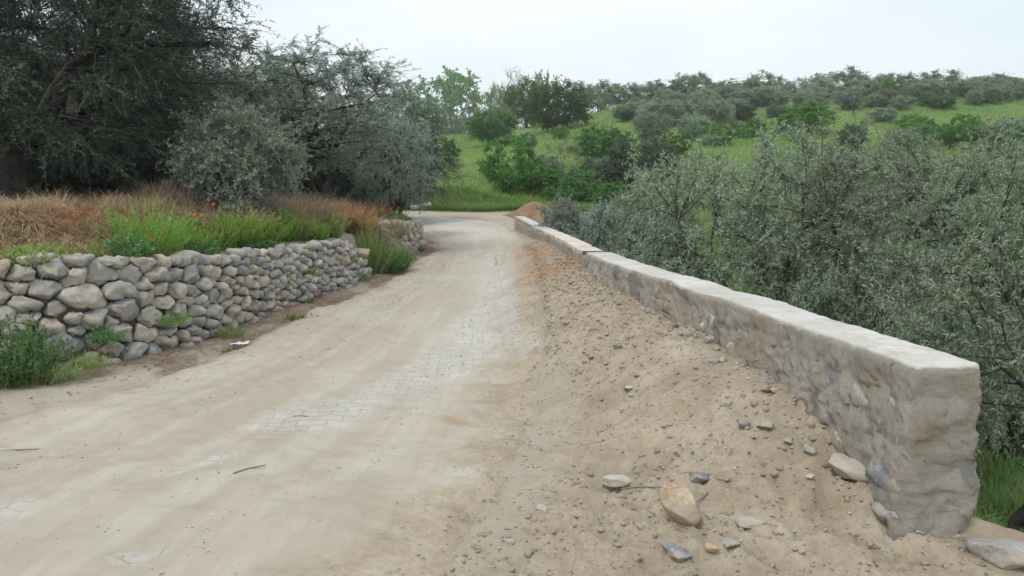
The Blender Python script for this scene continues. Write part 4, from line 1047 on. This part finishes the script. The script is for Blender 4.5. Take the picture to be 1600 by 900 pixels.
kk3 = [K_M1, K_M2, K_M3]; rng = np.random.default_rng(31)
for i, (px, tp, wd) in enumerate(sky_ol):
    plant(kk3[i % 3], px, tp, wd, y=rng.uniform(112, 128), label='grey-green olive tree standing on the skyline of the hill', group='olive trees along the skyline')
n = 0
while n < 78:
    px = rng.uniform(870, 1610); lo, hi = (138, 165) if px > 1180 else (140, 186)
    if px > 1420 and rng.random() < .8: lo, hi = 138, 148
    bs = rng.uniform(lo, hi)
    if px < 930 and bs > 170: continue
    p = ground(px, bs + 8)
    if p[1] > 150 or p[1] < 62: continue
    hh = min(rng.uniform(20, 30) * 100 / p[1] * .9, 32)
    plant(kk3[n % 3], px, bs + 8 - hh, hh * rng.uniform(1.05, 1.35), y=p[1], label='grey-green olive tree in the grove below the skyline of the hill', group='olive trees of the hilltop grove')
    n += 1

n = 0
while n < 36:
    px = rng.uniform(690, 1610); bs = rng.uniform(170, 330) if px < 1010 else rng.uniform(155, 235)
    p = ground(px, bs)
    if p[1] < 34 or p[1] > 115: continue
    hh = rng.uniform(.6, 1.7) / p[1] * 1200
    plant([K_G3, K_M2, K_G2][n % 3], px, bs - hh, hh * rng.uniform(1.3, 2.2), y=p[1], label='low scrub bush scattered over the grassy slope', cat='bush', group='low scrub on the slope', mat=[M['green_mid'], M['olive_far'], M['green']][rng.integers(3)], name='scrub_bush')
    n += 1
for i, (px, tp, bs, wd) in enumerate(((905, 262, 322, 60), (960, 285, 328, 70), (1040, 262, 322, 80), (865, 292, 318, 40))):
    plant(K_G3, px, tp, wd, base=bs, label=('green bush behind the sparse tree foot', 'light green bush under the broad dark olive', 'green bush behind the small pale olive, low on the slope', 'small green bush just past the soil heap')[i], cat='bush', mat=M[('green_mid', 'green', 'green_mid', 'green')[i]])
# ------------------------------------------------------------------ grasses
def blades(rng, xy, h, w, bend=.5, perp=1, zoff=0, hfun=None):
    """curved three-segment blades rooted at xy"""
    n = len(xy); z = H(xy[:, 0], xy[:, 1], True) + zoff; a = rng.uniform(0, 2 * pi, n); hh = h * rng.uniform(.45, 1.2, n)
    if hfun is not None: hh = hh * hfun
    bd = bend * rng.uniform(.3, 1.4, n); dx = np.stack([np.cos(a), np.sin(a), 0 * a], -1); sx = np.stack([-np.sin(a), np.cos(a), 0 * a], -1)
    ww = w * rng.uniform(.6, 1.3, n)
    base = np.stack([xy[:, 0], xy[:, 1], z - .01], -1); out = []
    for t in (0, .4, .75):
        c = base + dx * (bd * hh * t * t)[:, None]; c[:, 2] += hh * (t - .45 * bd * t * t)
        out += [c - sx * (ww * (1 - t * .6) / 2)[:, None], c + sx * (ww * (1 - t * .6) / 2)[:, None]]
    c = base + dx * (bd * hh)[:, None]; c[:, 2] += hh * (1 - .45 * bd); out.append(c)
    V = np.stack(out, 1).reshape(-1, 3); b = np.arange(n)[:, None] * 7
    F4 = np.concatenate([b + np.array([[0, 1, 3, 2]]), b + np.array([[2, 3, 5, 4]])]); F3 = b + np.array([[4, 5, 6]])
    return V, F4, F3, z
def blade_obj(name, rng, xy, h, w, mat, bend=.5, hfun=None, tint=None, parent=None):
    V, F4, F3, _ = blades(rng, xy, h, w, bend, hfun=hfun); t = rng.uniform(0, 1, len(xy)) if tint is None else np.clip(tint + rng.normal(size=len(xy)) * .2, 0, 1)
    return add_mesh(name, V, [F4, F3], mat, parent, False, {'rnd': ('POINT', np.repeat(t, 7))})
rng = np.random.default_rng(41)
# hillside meadow
n = 170000; y = 24 + 102 * rng.random(n) ** 1.7; x = (rng.uniform(-.22, .72, n)) * y
P = np.stack([x, y], -1); tn = fbm(P / 7., 81, 4); k = (y + 1.3 * fbm(P * .8, 61, 4) > 32.2 - .25 * 0 + .3 * np.clip(-x - 3, 0, 8)) & (tn + rng.uniform(-.6, .6, n) > -.35) | ((y > 24) & (x > 3))
P = P[k]; tn = tn[k]
tag(blade_obj('meadow_grass', rng, P, .34, .035, M['meadow'], .7, hfun=(1 + .5 * tn) * (1 + P[:, 1] / 160), tint=.5 + 1.0 * fbm(P / 7., 82, 3)), kind='stuff')
# grass under the olive grove
n = 90000; y = 3.2 + 24 * rng.random(n) ** 1.5; x = rng.uniform(.1, .8, n) * y + .6
P = np.stack([x, y], -1); dr_ = -sdist(P, RIM); tn = fbm(P * .8, 61, 4); k = (dr_ > .5 + 1.0 * sst(3.7, 3.3, y)) & (tn + .5 * (dr_ - 1) + rng.uniform(-.3, .3, n) > -.1)
P = P[k]; tag(blade_obj('grove_grass', rng, P, .2, .008, M['lawn'], .8, hfun=1 + .5 * tn[k], tint=.5 + .5 * vnoise(P, 83)), kind='stuff')
# straw on the terrace
def foot_rel(n, s0, s1, d0, d1, rng, pw=1):
    s = rng.uniform(s0, s1, n); d = d0 + (d1 - d0) * rng.random(n) ** pw
    c = np.stack([np.interp(s, FD, FOOT[:, i]) for i in (0, 1)], -1); e = np.stack([np.interp(s + .2, FD, FOOT[:, i]) for i in (0, 1)], -1) - c; e = unit(e)
    return c + np.stack([-e[:, 1], e[:, 0]], -1) * d[:, None], s, d
def dry(name, n, s0, s1, d0, d1, h, mat, seed, thr=-.1, bend=1.2, w=.008, freq=1.6):
    r = np.random.default_rng(seed); P, s, d = foot_rel(n, s0, s1, d0, d1, r); tn = fbm(P * freq, 90 + seed, 3); k = tn + r.uniform(-.12, .12, n) > thr
    k &= sdist(P, FOOT) > d0 * .8
    return tag(blade_obj(name, r, P[k], h, w, mat, bend, hfun=1 + .8 * tn[k], tint=.5 + .9 * vnoise(P[k] * 4, 84)), kind='stuff')
sm = lambda x, y: s_of(x, y)
dry('dry_straw', 60000, sm(-7, 4.6), sm(-3.3, 7.4), .8, 3.4, .25, M['straw'], 1, .05, 2.3, .008, 4.0)
dry('straw_litter', 9000, sm(-7, 4.6), sm(-3.3, 7.4), .2, 1.0, .15, M['straw'], 2, .08, 1.9, .006, 3.5)
dry('dry_straw', 42000, sm(-3.3, 7.4), sm(-2.4, 12.6), 1.0, 3.0, .34, M['straw'], 3, 0.0, 1.7, .007, 2.6)
dry('dead_stalks', 22000, sm(-2.9, 9.2), sm(-2.2, 15.5), .6, 2.4, .42, M['ash'], 4, -.1, 1.1)
dry('root_litter', 16000, sm(-7, 4.6), sm(-2.2, 13.5), -.62, -.02, .07, M['ash'], 5, -.15, 1.9, .005, 3)
dry('grove_floor_grass', 20000, sm(-7, 4.6), sm(-2.2, 15.5), 3.0, 9.0, .24, M['lawn'], 6, .1, .9, .01)
r = np.random.default_rng(51)
P, s, d = foot_rel(22000, sm(-2.3, 14), sm(-4.5, 20), .3, 4.0, r); tag(blade_obj('bank_grass', r, P, .16, .01, M['lawn'], .9, tint=.4), kind='stuff')
# long grass along the far rim of the road
P = np.stack([r.uniform(-9, 3.6, 26000), 0 * r.random(26000)], -1); P[:, 1] = 31.2 + .35 * np.clip(-P[:, 0] - 3, 0, 8) + 4 * r.random(26000) ** 1.3 + .5 * vnoise(P * .7, 5)
tag(blade_obj('roadside_grass', r, P, .42, .02, M['lawn'], .9, tint=.55 + .5 * vnoise(P * .6, 8)), kind='stuff')

# ------------------------------------------------------------------ single weeds and plants
def herb(name, label, cat, loc, h, wd, n, mat, seed, leaf=(.03, .012), lpt=26, bend=.25, group=None, spread=.9, stem_r=.0028, splay=.5, mat_stem=None, mats=None, up=.2):
    """stems rising from a shared root, each clothed in leaves"""
    r = np.random.default_rng(seed); root = empty(name, loc); tag(root, label, cat, group); g = Geo()
    a = r.uniform(0, 6.28, n); rr = wd * .5 * np.sqrt(r.random(n)); base = np.stack([np.cos(a) * rr * .55, np.sin(a) * rr * .55, np.full(n, -.03)], -1)
    D = unit(np.stack([np.cos(a) * splay * rr / (wd * .5), np.sin(a) * splay * rr / (wd * .5), np.ones(n)], -1) + r.normal(size=(n, 3)) * .12)
    Ln = h * r.uniform(.55, 1.08, n) * (1 - .35 * (rr / (wd * .5)) ** 2)
    for i in range(n):
        t = np.linspace(0, 1, 5)[:, None]; p = base[i] + D[i] * t * Ln[i]; p[:, 2] -= (bend * t[:, 0] ** 2) * Ln[i] * .5; add_tube(g, p, np.linspace(stem_r, stem_r * .3, 5), 3)
    g.build('stems', mat_stem or M['stem'], root)
    V, F, ti = leaves_on(r, base, D, Ln, lpt, leaf[0], leaf[1], bend * .5, .12, spread, None, up)
    add_mesh('leaves', V, F, mat, root, False, {'rnd': ('POINT', ti)})
    return root
def herb_at(px, bpx, tpx, wpx, y=None, **kw):
    """root at row bpx (found on the ground unless the distance y is given), top at row tpx"""
    if y is None: c = ground(px, bpx); y = c[1]; x, z = c[0], Hs(c[0], c[1])
    else: q = at_y(px, bpx, y); x, z = q[0], q[2]
    h = at_y(px, tpx, y)[2] - z
    return herb(loc=(x, y, z), h=h, wd=wpx / 1200 * y, **kw)
def wall_y(px, py, off=-.1):
    d = ray(px, py); t = np.arange(3, 22, .01); q = d[None, :2] * t[:, None]; k = np.nonzero(sdist(q, FOOT) > off)[0][0]; return d[1] * t[k]
herb_at(30, 598, 472, 130, name='leafy_shrub', label='dense dark green leafy shrub at the foot of the dry-stone wall', cat='shrub', n=150, mat=M['weed_dark'], seed=1, leaf=(.04, .016), lpt=34, splay=.55, y=6.1)
herb_at(166, 530, 496, 52, y=wall_y(166, 520) - .05, name='wall_plant', label='small bright leafy plant growing out of the wall joints beside the dark shrub', cat='plant', n=46, mat=M['weed_dark'], seed=2, leaf=(.026, .012), lpt=20, splay=1.1)
herb_at(272, 505, 465, 42, y=wall_y(272, 495) - .05, name='wall_plant', label='ferny weed sprouting from the wall face between the poppies and the road', cat='plant', n=26, mat=M['green'], seed=3, leaf=(.03, .01), lpt=18, splay=1.1)
herb_at(362, 528, 495, 44, name='grass_tuft', label='green grass tuft at the foot of the dry-stone wall beside crumpled litter', cat='grass tuft', n=60, mat=M['lawn'], seed=4, leaf=(.06, .005), lpt=8, splay=.9)
herb_at(95, 590, 548, 70, name='grass_tuft', label='thin green grass tuft under the wall beside the dark shrub', cat='grass tuft', n=50, mat=M['weed_grey'], seed=5, leaf=(.08, .005), lpt=8, splay=.8, y=6.2)
herb_at(140, 572, 540, 60, name='grass_tuft', label='long grass tuft against the pale base stones of the wall', cat='grass tuft', n=50, mat=M['weed_grey'], seed=6, leaf=(.08, .005), lpt=8, splay=.8, y=6.35)
herb_at(460, 498, 482, 36, name='small_weed', label='flat green weed on the road edge, the larger of a close pair', cat='weed', n=24, mat=M['lawn'], seed=7, leaf=(.03, .014), lpt=10, splay=1.5)
herb_at(493, 494, 484, 16, name='small_weed', label='tiny green weed on the road edge, the smaller of a close pair', cat='weed', n=12, mat=M['lawn'], seed=8, leaf=(.025, .012), lpt=8, splay=1.4)
herb_at(356, 546, 538, 18, name='small_weed', label='tiny green weed beside the crumpled litter', cat='weed', n=12, mat=M['lawn'], seed=9, leaf=(.025, .012), lpt=8, splay=1.4)
herb_at(475, 474, 458, 26, name='small_weed', label='green weed at the wall foot behind the close pair', cat='weed', n=18, mat=M['lawn'], seed=10, leaf=(.03, .014), lpt=10, splay=1.1)
herb_at(567, 440, 422, 22, name='grass_tuft', label='small grass tuft at the end corner of the long dry-stone wall', cat='grass tuft', n=30, mat=M['lawn'], seed=11, leaf=(.06, .006), lpt=8, splay=.9)
herb_at(1400, 800, 786, 26, name='small_weed', label='tiny green sprout in the dirt under the blue-grey boulder', cat='weed', n=8, mat=M['weed'], seed=12, leaf=(.018, .004), lpt=6, splay=1.2)
# on the terrace edge
TY = 7.6
tall = [
 (232, 392, 288, 84, 7.7, 'tallest bright green bushy weed on the terrace edge, nearest the straw', M['weed'], 90, (.03, .009), 44),
 (205, 392, 350, 50, 7.5, 'round-leaved bluish weed at the foot of the tallest bright weed', M['weed_dark'], 30, (.045, .035), 12),
 (290, 390, 320, 48, 8.1, 'bright green weed just right of the tallest one, behind the poppies', M['weed'], 46, (.03, .009), 34),
 (330, 385, 315, 50, 8.6, 'yellow-green weed behind the pair of poppies', M['weed'], 46, (.03, .009), 34),
 (375, 392, 312, 64, 8.9, 'bright green weed in the middle of the green strip', M['weed'], 80, (.03, .009), 40),
 (415, 394, 325, 58, 9.2, 'vivid green weed at the near end of the grey bushy one', M['weed'], 70, (.03, .009), 40),
 (400, 398, 368, 62, 8.7, 'dark broad-leaved weed spilling over the wall top', M['weed_dark'], 44, (.045, .032), 14),
 (318, 392, 365, 44, 8.0, 'low dark creeping weed beside the flat cap stone', M['weed_dark'], 30, (.035, .024), 12),
 (462, 396, 315, 66, 9.6, 'greyish green bushy weed leaning over the wall', M['weed_grey'], 80, (.03, .007), 40),
 (505, 372, 320, 60, 10.4, 'grey-green weed with yellow tips behind the stone corner', M['weed_grey'], 60, (.03, .008), 34),
 (545, 374, 330, 50, 11.2, 'yellowing leafy weed near the end of the wall', M['weed_yel'], 40, (.04, .016), 24),
 (580, 372, 322, 56, 12.6, 'yellow-green bushy weed on the bank above the weedy gap', M['weed_grey'], 60, (.035, .01), 34),
 (55, 402, 366, 92, 6.9, 'low sprawling green weed by the straw, with yellowing shoots', M['weed_grey'], 60, (.03, .014), 24),
 (88, 398, 368, 34, 6.9, 'small yellowing shoot beside the sprawling weed', M['weed_yel'], 16, (.03, .013), 18),
 (142, 394, 348, 20, 7.1, 'thin upright green weed alone among the straw', M['weed'], 10, (.025, .008), 30),
 (600, 432, 372, 74, 12.9, 'dense green bush filling the gap in the dry-stone wall', M['weed_dark'], 110, (.045, .018), 34),
 (585, 400, 350, 60, 12.9, 'greyish weed above the bush in the wall gap', M['weed_grey'], 60, (.03, .008), 34),
 (628, 408, 370, 40, 14.3, 'dry brownish weed between the wall gap and the far wall stretch', M['ash'], 60, (.03, .008), 24),
 (622, 362, 336, 54, 16.8, 'low green weed on top of the far wall stretch', M['weed_grey'], 50, (.04, .012), 24),
 (655, 398, 380, 18, 16.2, 'green sprig at the foot of the far wall stretch', M['weed_dark'], 16, (.04, .016), 18),
]
for i, (px, b, t, wd, y, lab, mt, n, lf, lp) in enumerate(tall):
    if px < 570: y = wall_y(px, b, .28 if t > 345 else .5)
    q = at_y(px, b, y); z = Hs(q[0], y); h = at_y(px, t, y)[2] - z
    herb('leafy_weed', lab, 'weed', (q[0], y, z), max(h, .08) * 1.08, wd / 1200 * y * 1.3, int(n * 2.2), mt, 600 + i, lf, lp, splay=.62, bend=.32)
for i, (px, d_, wp, h, mt, lab) in enumerate(((430, .12, 40, .20, 'weed', 'bright weed hanging over the wall top under the vivid green ones'), (468, .14, 46, .26, 'weed_grey', 'grey-green weed hanging over the wall where its top steps'), (492, .3, 50, .42, 'weed', 'fresh green weed standing between the grey bushy ones'),
        (520, .35, 50, .46, 'weed_grey', 'soft grey-green weed close behind the last capping stones'), (538, .14, 40, .22, 'weed_yel', 'yellow-leaved weed hanging over the last capping stones'), (560, .3, 50, .46, 'weed_grey', 'grey-green weed at the very end of the long wall'), (572, .15, 44, .30, 'weed_dark', 'dark leafy weed trailing over the end corner of the long wall'),
        (350, .45, 50, .50, 'weed', 'bright weed between the yellow-green one and the middle of the strip'), (446, .5, 54, .52, 'weed', 'tall bright weed at the far end of the vivid strip'))):
    y = wall_y(px, 385, d_); q = at_y(px, 385, y)
    herb('leafy_weed', lab, 'weed', (q[0], y, Hs(q[0], y)), h, wp / 1200 * y, 90, M[mt], 660 + i, (.032, .011), 40, splay=.9 if d_ < .2 else .45, bend=.5 if d_ < .2 else .2)
# russet dead bracken
for i, (px, y, t, wd, lab, mt) in enumerate(((430, 10.4, 284, 120, 'straw-coloured dead bracken behind the vivid green weeds', M['straw']), (372, 9.6, 284, 100, 'straw-coloured dead bracken behind the poppies', M['straw']), (495, 11.2, 288, 70, 'pinkish straw bracken over the stone corner', M['straw']),
        (520, 12.3, 284, 66, 'russet dead bracken, the tallest of the reddish clump', M['russet']), (552, 12.9, 284, 66, 'russet dead bracken in front of the twisted olive trunk', M['russet']), (575, 13.4, 300, 60, 'ashen dead weed sloping to the wall gap', M['ash']), (605, 14.3, 318, 60, 'brown dead weed on the bank above the far wall stretch', M['ash']))):
    y += .5; q = at_y(px, 350, y); z = Hs(q[0], y); h = at_y(px, t, y)[2] - z
    herb('dead_bracken', lab, 'bracken', (q[0], y, z), h, wd / 1200 * y * 1.3, 190, mt, 700 + i, (.035, .010), 34, splay=.6, bend=.6, mat_stem=M['ash'], stem_r=.003)
rb = np.random.default_rng(88)
for i, (px, off, t, mt, lab) in enumerate(((18, 1.5, 288, 'straw', 'straw-coloured dead weed clump at the picture edge above the dry-stone wall'), (62, 1.7, 276, 'straw', 'tallest straw-coloured dead weed clump, under the huge dark olive'), (104, 1.4, 284, 'russet', 'rusty dead weed clump in the middle of the straw mound'),
        (140, 1.1, 296, 'straw', 'loose dead weed clump behind the lone thin green weed'), (176, 1.3, 292, 'russet', 'rusty dead weed clump just before the tallest green weed'), (84, .75, 330, 'straw', 'low dead weed clump on the slope above the yellowing shoot'), (160, .6, 345, 'straw', 'low tangled dead weed on the slope beside the lone thin green weed'),
        (268, 1.3, 296, 'straw', 'dead weed tops behind the tallest green weed'), (318, 1.3, 292, 'straw', 'pale dead weed behind the upper poppies'), (470, 1.2, 284, 'straw', 'pinkish dead weed behind the tall bright weed of the strip'), (540, 1.1, 282, 'russet', 'rusty dead weed in front of the multi-stemmed olive'), (585, 1.0, 292, 'russet', 'last rusty dead weed before the wall gap'))):
    y = wall_y(px, 385, off); q = at_y(px, 350, y); z = Hs(q[0], y); h = max(.22, at_y(px, t, y)[2] - z)
    herb('dead_bracken', lab, 'bracken', (q[0], y, z), h, rb.uniform(.55, .8), 130, M[mt], 800 + i, (.05, .008), 26, splay=1.0, bend=.9, mat_stem=M['straw'], stem_r=.0026)
# thin grey bare stems sticking up behind the weeds
for i, (px, y, t, dx) in enumerate(((345, 10.5, 250, -.5), (395, 10.6, 262, .5), (330, 10.2, 275, -.3))):
    q = at_y(px, 320, y); z = Hs(q[0], y); h = at_y(px, t, y)[2] - z; g = Geo(); r = np.random.default_rng(i)
    for k in range(4):
        e = np.array([dx + r.uniform(-.3, .3), r.uniform(-.3, .3), h * r.uniform(.7, 1)]); add_tube(g, bez(np.zeros(3), e * .5 + [0, 0, .2], e, 7), np.linspace(.007, .002, 7), 4)
    o = g.build('withered_shrub', M['twig'], None, loc=(q[0], y, z)); tag(o, ('thin bare grey stems rising before the young pale olive', 'bare grey stems leaning towards the bend above the straw bracken', 'short bare stems above the poppies')[i], 'shrub')
# poppies
def poppy(px, py, y, lab, seed, s=.028):
    r = np.random.default_rng(seed); y = wall_y(px, 392, .42 if py < 345 else .26); q = at_y(px, py, y); z0 = Hs(q[0], y); h = q[2] - z0; root = empty('poppy', (q[0], y, z0)); tag(root, lab, 'poppy')
    g = Geo(); add_tube(g, bez(np.zeros(3), np.array([.02, -.03, h * .6]), np.array([0, -.03, h]), 7), .0016, 4); g.build('stem', M['stem'], root)
    V = []; F = []; n0 = 0
    for k in range(4):
        a = k * pi / 2 + r.uniform(-.2, .2); nr, na = 5, 7; P_ = np.zeros((nr, na, 3))
        for i in range(nr):
            for j in range(na):
                rr = s * (i / (nr - 1)) ; an = a + (j / (na - 1) - .5) * 1.9 * (1 - .15 * i / nr)
                P_[i, j] = (cos(an) * rr, sin(an) * rr - .03, h + rr * .55 + .004 * sin(7 * an + k) * i / nr + .002 * k)
        ax = P_.reshape(-1, 3); V.append(ax); F.append(grid_faces(nr, na) + n0); n0 += nr * na
    V = np.concatenate(V); c = np.array([0, -.03, h]); tilt = .9; R = np.array([[1, 0, 0], [0, cos(tilt), -sin(tilt)], [0, sin(tilt), cos(tilt)]]); V = (V - c) @ R.T + c
    add_mesh('petals', V, np.concatenate(F), M['poppy'], root, True, {'rnd': ('POINT', r.uniform(0, 1, len(V)))})
    Vc, Fc = ico(2); mm = M.get('pop_c') or Mat('poppy_eye').color((.02, .015, .02)).m; M['pop_c'] = mm; add_mesh('seed_head', Vc * s * .2 + c + np.array([0, -s * .15, .0]), Fc, mm, root)
for i, (px, py, y, lab) in enumerate(((306, 336, 7.7, 'orange-red poppy, the one closer to the tall green weed in the upper pair'), (317, 338, 7.7, 'orange-red poppy, the one farther from the tall green weed in the upper pair'),
        (335, 320, 8.2, 'red poppy highest up, behind the upper pair'), (256, 363, 7.1, 'orange poppy of the lower pair, at the foot of the tall weed'), (237, 371, 7.05, 'lowest orange poppy, just over the wall top'), (322, 350, 7.9, 'faded small poppy below the upper pair'))):
    poppy(px, py, y, lab, i, .019 if i < 5 else .012)

# ------------------------------------------------------------------ small things
# fallen concrete post beside the bend
c = ground(658, 328); mlog = Mat('weathered_post', .9, .2); mlog.color(mlog.mix(mlog.ramp(mlog.noise(3, 5), [(.4, 0.), (.6, 1.)]), (.50, .47, .41), (.64, .62, .57))).bump(mlog.noise(14, 6), .5, .02)
Lg = 30 / 1200 * c[1]; g = Geo(); pts = np.stack([np.linspace(-Lg / 2, Lg / 2, 14), .02 * np.sin(np.linspace(0, 3, 14)), np.zeros(14)], -1); rad = .10 * (1 + .08 * np.sin(np.linspace(0, 20, 14))); rad[-2:] = .125; add_tube(g, pts, rad, 14); add_tube(g, pts[:2][::-1] * [1, 1, 1], .095, 14)
o = g.build('fallen_post', mlog.m, None, loc=(c[0], c[1] - .1, Hs(c[0], c[1]) + .14)); o.rotation_euler = (0, -.12, .35); tag(o, 'pale round post lying in the grass beside the bend of the road', 'post')
# heap of excavated soil
def mound(name, px, base, wd, h, lab, mat, seed, y=None):
    c = ground(px, base); R = wd / 1200 * c[1] / 2; n, k = 60, 90; r_ = np.linspace(0, 1, n); a = np.linspace(0, 2 * pi, k, endpoint=False)
    A, R_ = np.meshgrid(a, r_); x = np.cos(A) * R_ * R; y = np.sin(A) * R_ * R * .8; xy = np.stack([x.ravel(), y.ravel()], -1)
    z = h * np.exp(-(R_.ravel() * 1.7) ** 2 * 1.1) * (1 + .45 * fbm(xy * 1.1, seed, 3)) + .05 * fbm(xy * 5, seed, 4) * (1 - R_.ravel()); z -= .08 * R_.ravel() ** 4
    z0 = H(xy[:, 0] + c[0], xy[:, 1] + c[1]); z = z + z0 - z0[0]
    i = np.arange((n - 1))[:, None] * k; j = np.arange(k)[None]; F = np.stack([i + j, i + (j + 1) % k, i + k + (j + 1) % k, i + k + j], -1).reshape(-1, 4)
    o = add_mesh(name, np.column_stack([xy, z]), F, mat, loc=(c[0], c[1], z0[0])); return tag(o, lab, 'dirt heap')
mh = Mat('fresh_soil', .95, .1); mh.color(mh.mix(mh.ramp(mh.noise(3, 6, .7), [(.35, 0.), (.65, 1.)]), (.22, .14, .085), (.34, .235, .15))).bump(mh.noise(9, 8, .7), .9, .06).bump(mh.noise(40, 5, .7), .5, .01)
mound('dirt_heap', 836, 342, 112, .74, 'heap of fresh brown soil where the parapet ends', mh.m, 3)
loose(835, 341, 20, (1, .8, .7), ms_pale, 'pale rock sitting at the foot of the soil heap', 41)
loose(816, 330, 9, (1, .8, .7), ms_pale, 'small pale rock beside the soil heap', 42)
for i, (px, py, w_, lab) in enumerate(((286, 400, 56, 'large flat pale cap stone lying on the terrace edge below the poppies'), (106, 402, 26, 'round grey stone lying loose on the wall top near the straw'), (372, 400, 36, 'flat grey stone half in the soil of the terrace edge'), (700, 292, 9, 'white stone in the far meadow'))):
    if i < 3: y = wall_y(px, py, .2); q = at_y(px, py, y); V, F = rock(np.random.default_rng(90 + i), np.array([1, .7, .38]) * w_ / 2400 * y, 4, 10, .05, .1); o = add_mesh('stone', V, F, ms_pale if i == 0 else ms_grey, loc=(q[0], y, max(Hs(q[0], y) + .02, q[2]))); tag(o, lab, 'stone')
    else: loose(px, py, w_, (1, .7, .6), ms_pale, lab, 95)
# crumpled pale scrap on the road edge
r = np.random.default_rng(8); u_, v_ = np.meshgrid(np.linspace(-1, 1, 16), np.linspace(-1, 1, 12)); xy = np.stack([u_.ravel() * .09, v_.ravel() * .05], -1); z = .02 + .022 * np.abs(fbm(xy * 24, 5, 3)); c = ground(374, 541)
mp_ = Mat('pale_plastic', .5, .4).color((.62, .63, .64)).m
o = add_mesh('scrap', np.column_stack([xy * (1 + .2 * vnoise(xy * 30, 2)[:, None]), z]), grid_faces(12, 16), mp_, None, False, loc=(c[0], c[1], Hs(c[0], c[1]))); so = o.modifiers.new('thick', 'SOLIDIFY'); so.thickness = .001; o.rotation_euler = (0, 0, .4)
tag(o, 'crumpled pale plastic scrap lying on the road edge under the wall', 'scrap')
# sticks
for i, (px, py, ln, rz, lab) in enumerate(((1314, 690, .11, -.4, 'pale splintered stick lying on the verge above the beige boulder'), (390, 735, .10, .9, 'short dark twig lying on the road beside the sett patch'), (20, 706, .16, .4, 'thin dark twig on the road at the picture edge'), (1085, 790, .22, -2.2, 'curved root lying behind the ochre boulder'), (1005, 766, .12, .2, 'thin twig by the speckled granite stone'), (470, 652, .05, .1, 'tiny dark twig on the exposed setts'))):
    c = ground(px, py); g = Geo(); p = np.stack([np.linspace(-ln, ln, 8), .12 * ln * np.sin(np.linspace(0, 4, 8)), np.zeros(8)], -1); add_tube(g, p, np.linspace(.006, .003, 8), 5)
    o = g.build('stick', M['twig'] if i else ms_beige, None, loc=(c[0], c[1], Hs(c[0], c[1]) + .006)); o.rotation_euler = (0, .02, rz); tag(o, lab, 'stick')

# ------------------------------------------------------------------ air
bm = bmesh.new(); bmesh.ops.create_cube(bm, size=1); me = bpy.data.meshes.new('haze'); bm.to_mesh(me); bm.free()
hz_o = bpy.data.objects.new('haze', me); COL.objects.link(hz_o); hz_o.scale = (480, 360, 60); hz_o.location = (0, 162, 20); hz_o['kind'] = 'stuff'
hm = bpy.data.materials.new('haze'); hm.use_nodes = True; ht = hm.node_tree; ht.nodes.clear()
ho = ht.nodes.new('ShaderNodeOutputMaterial'); hv = ht.nodes.new('ShaderNodeVolumePrincipled'); hv.inputs['Density'].default_value = .0006; hv.inputs['Color'].default_value = (.97, .985, 1, 1)
ht.links.new(hv.outputs[0], ho.inputs['Volume']); me.materials.append(hm)
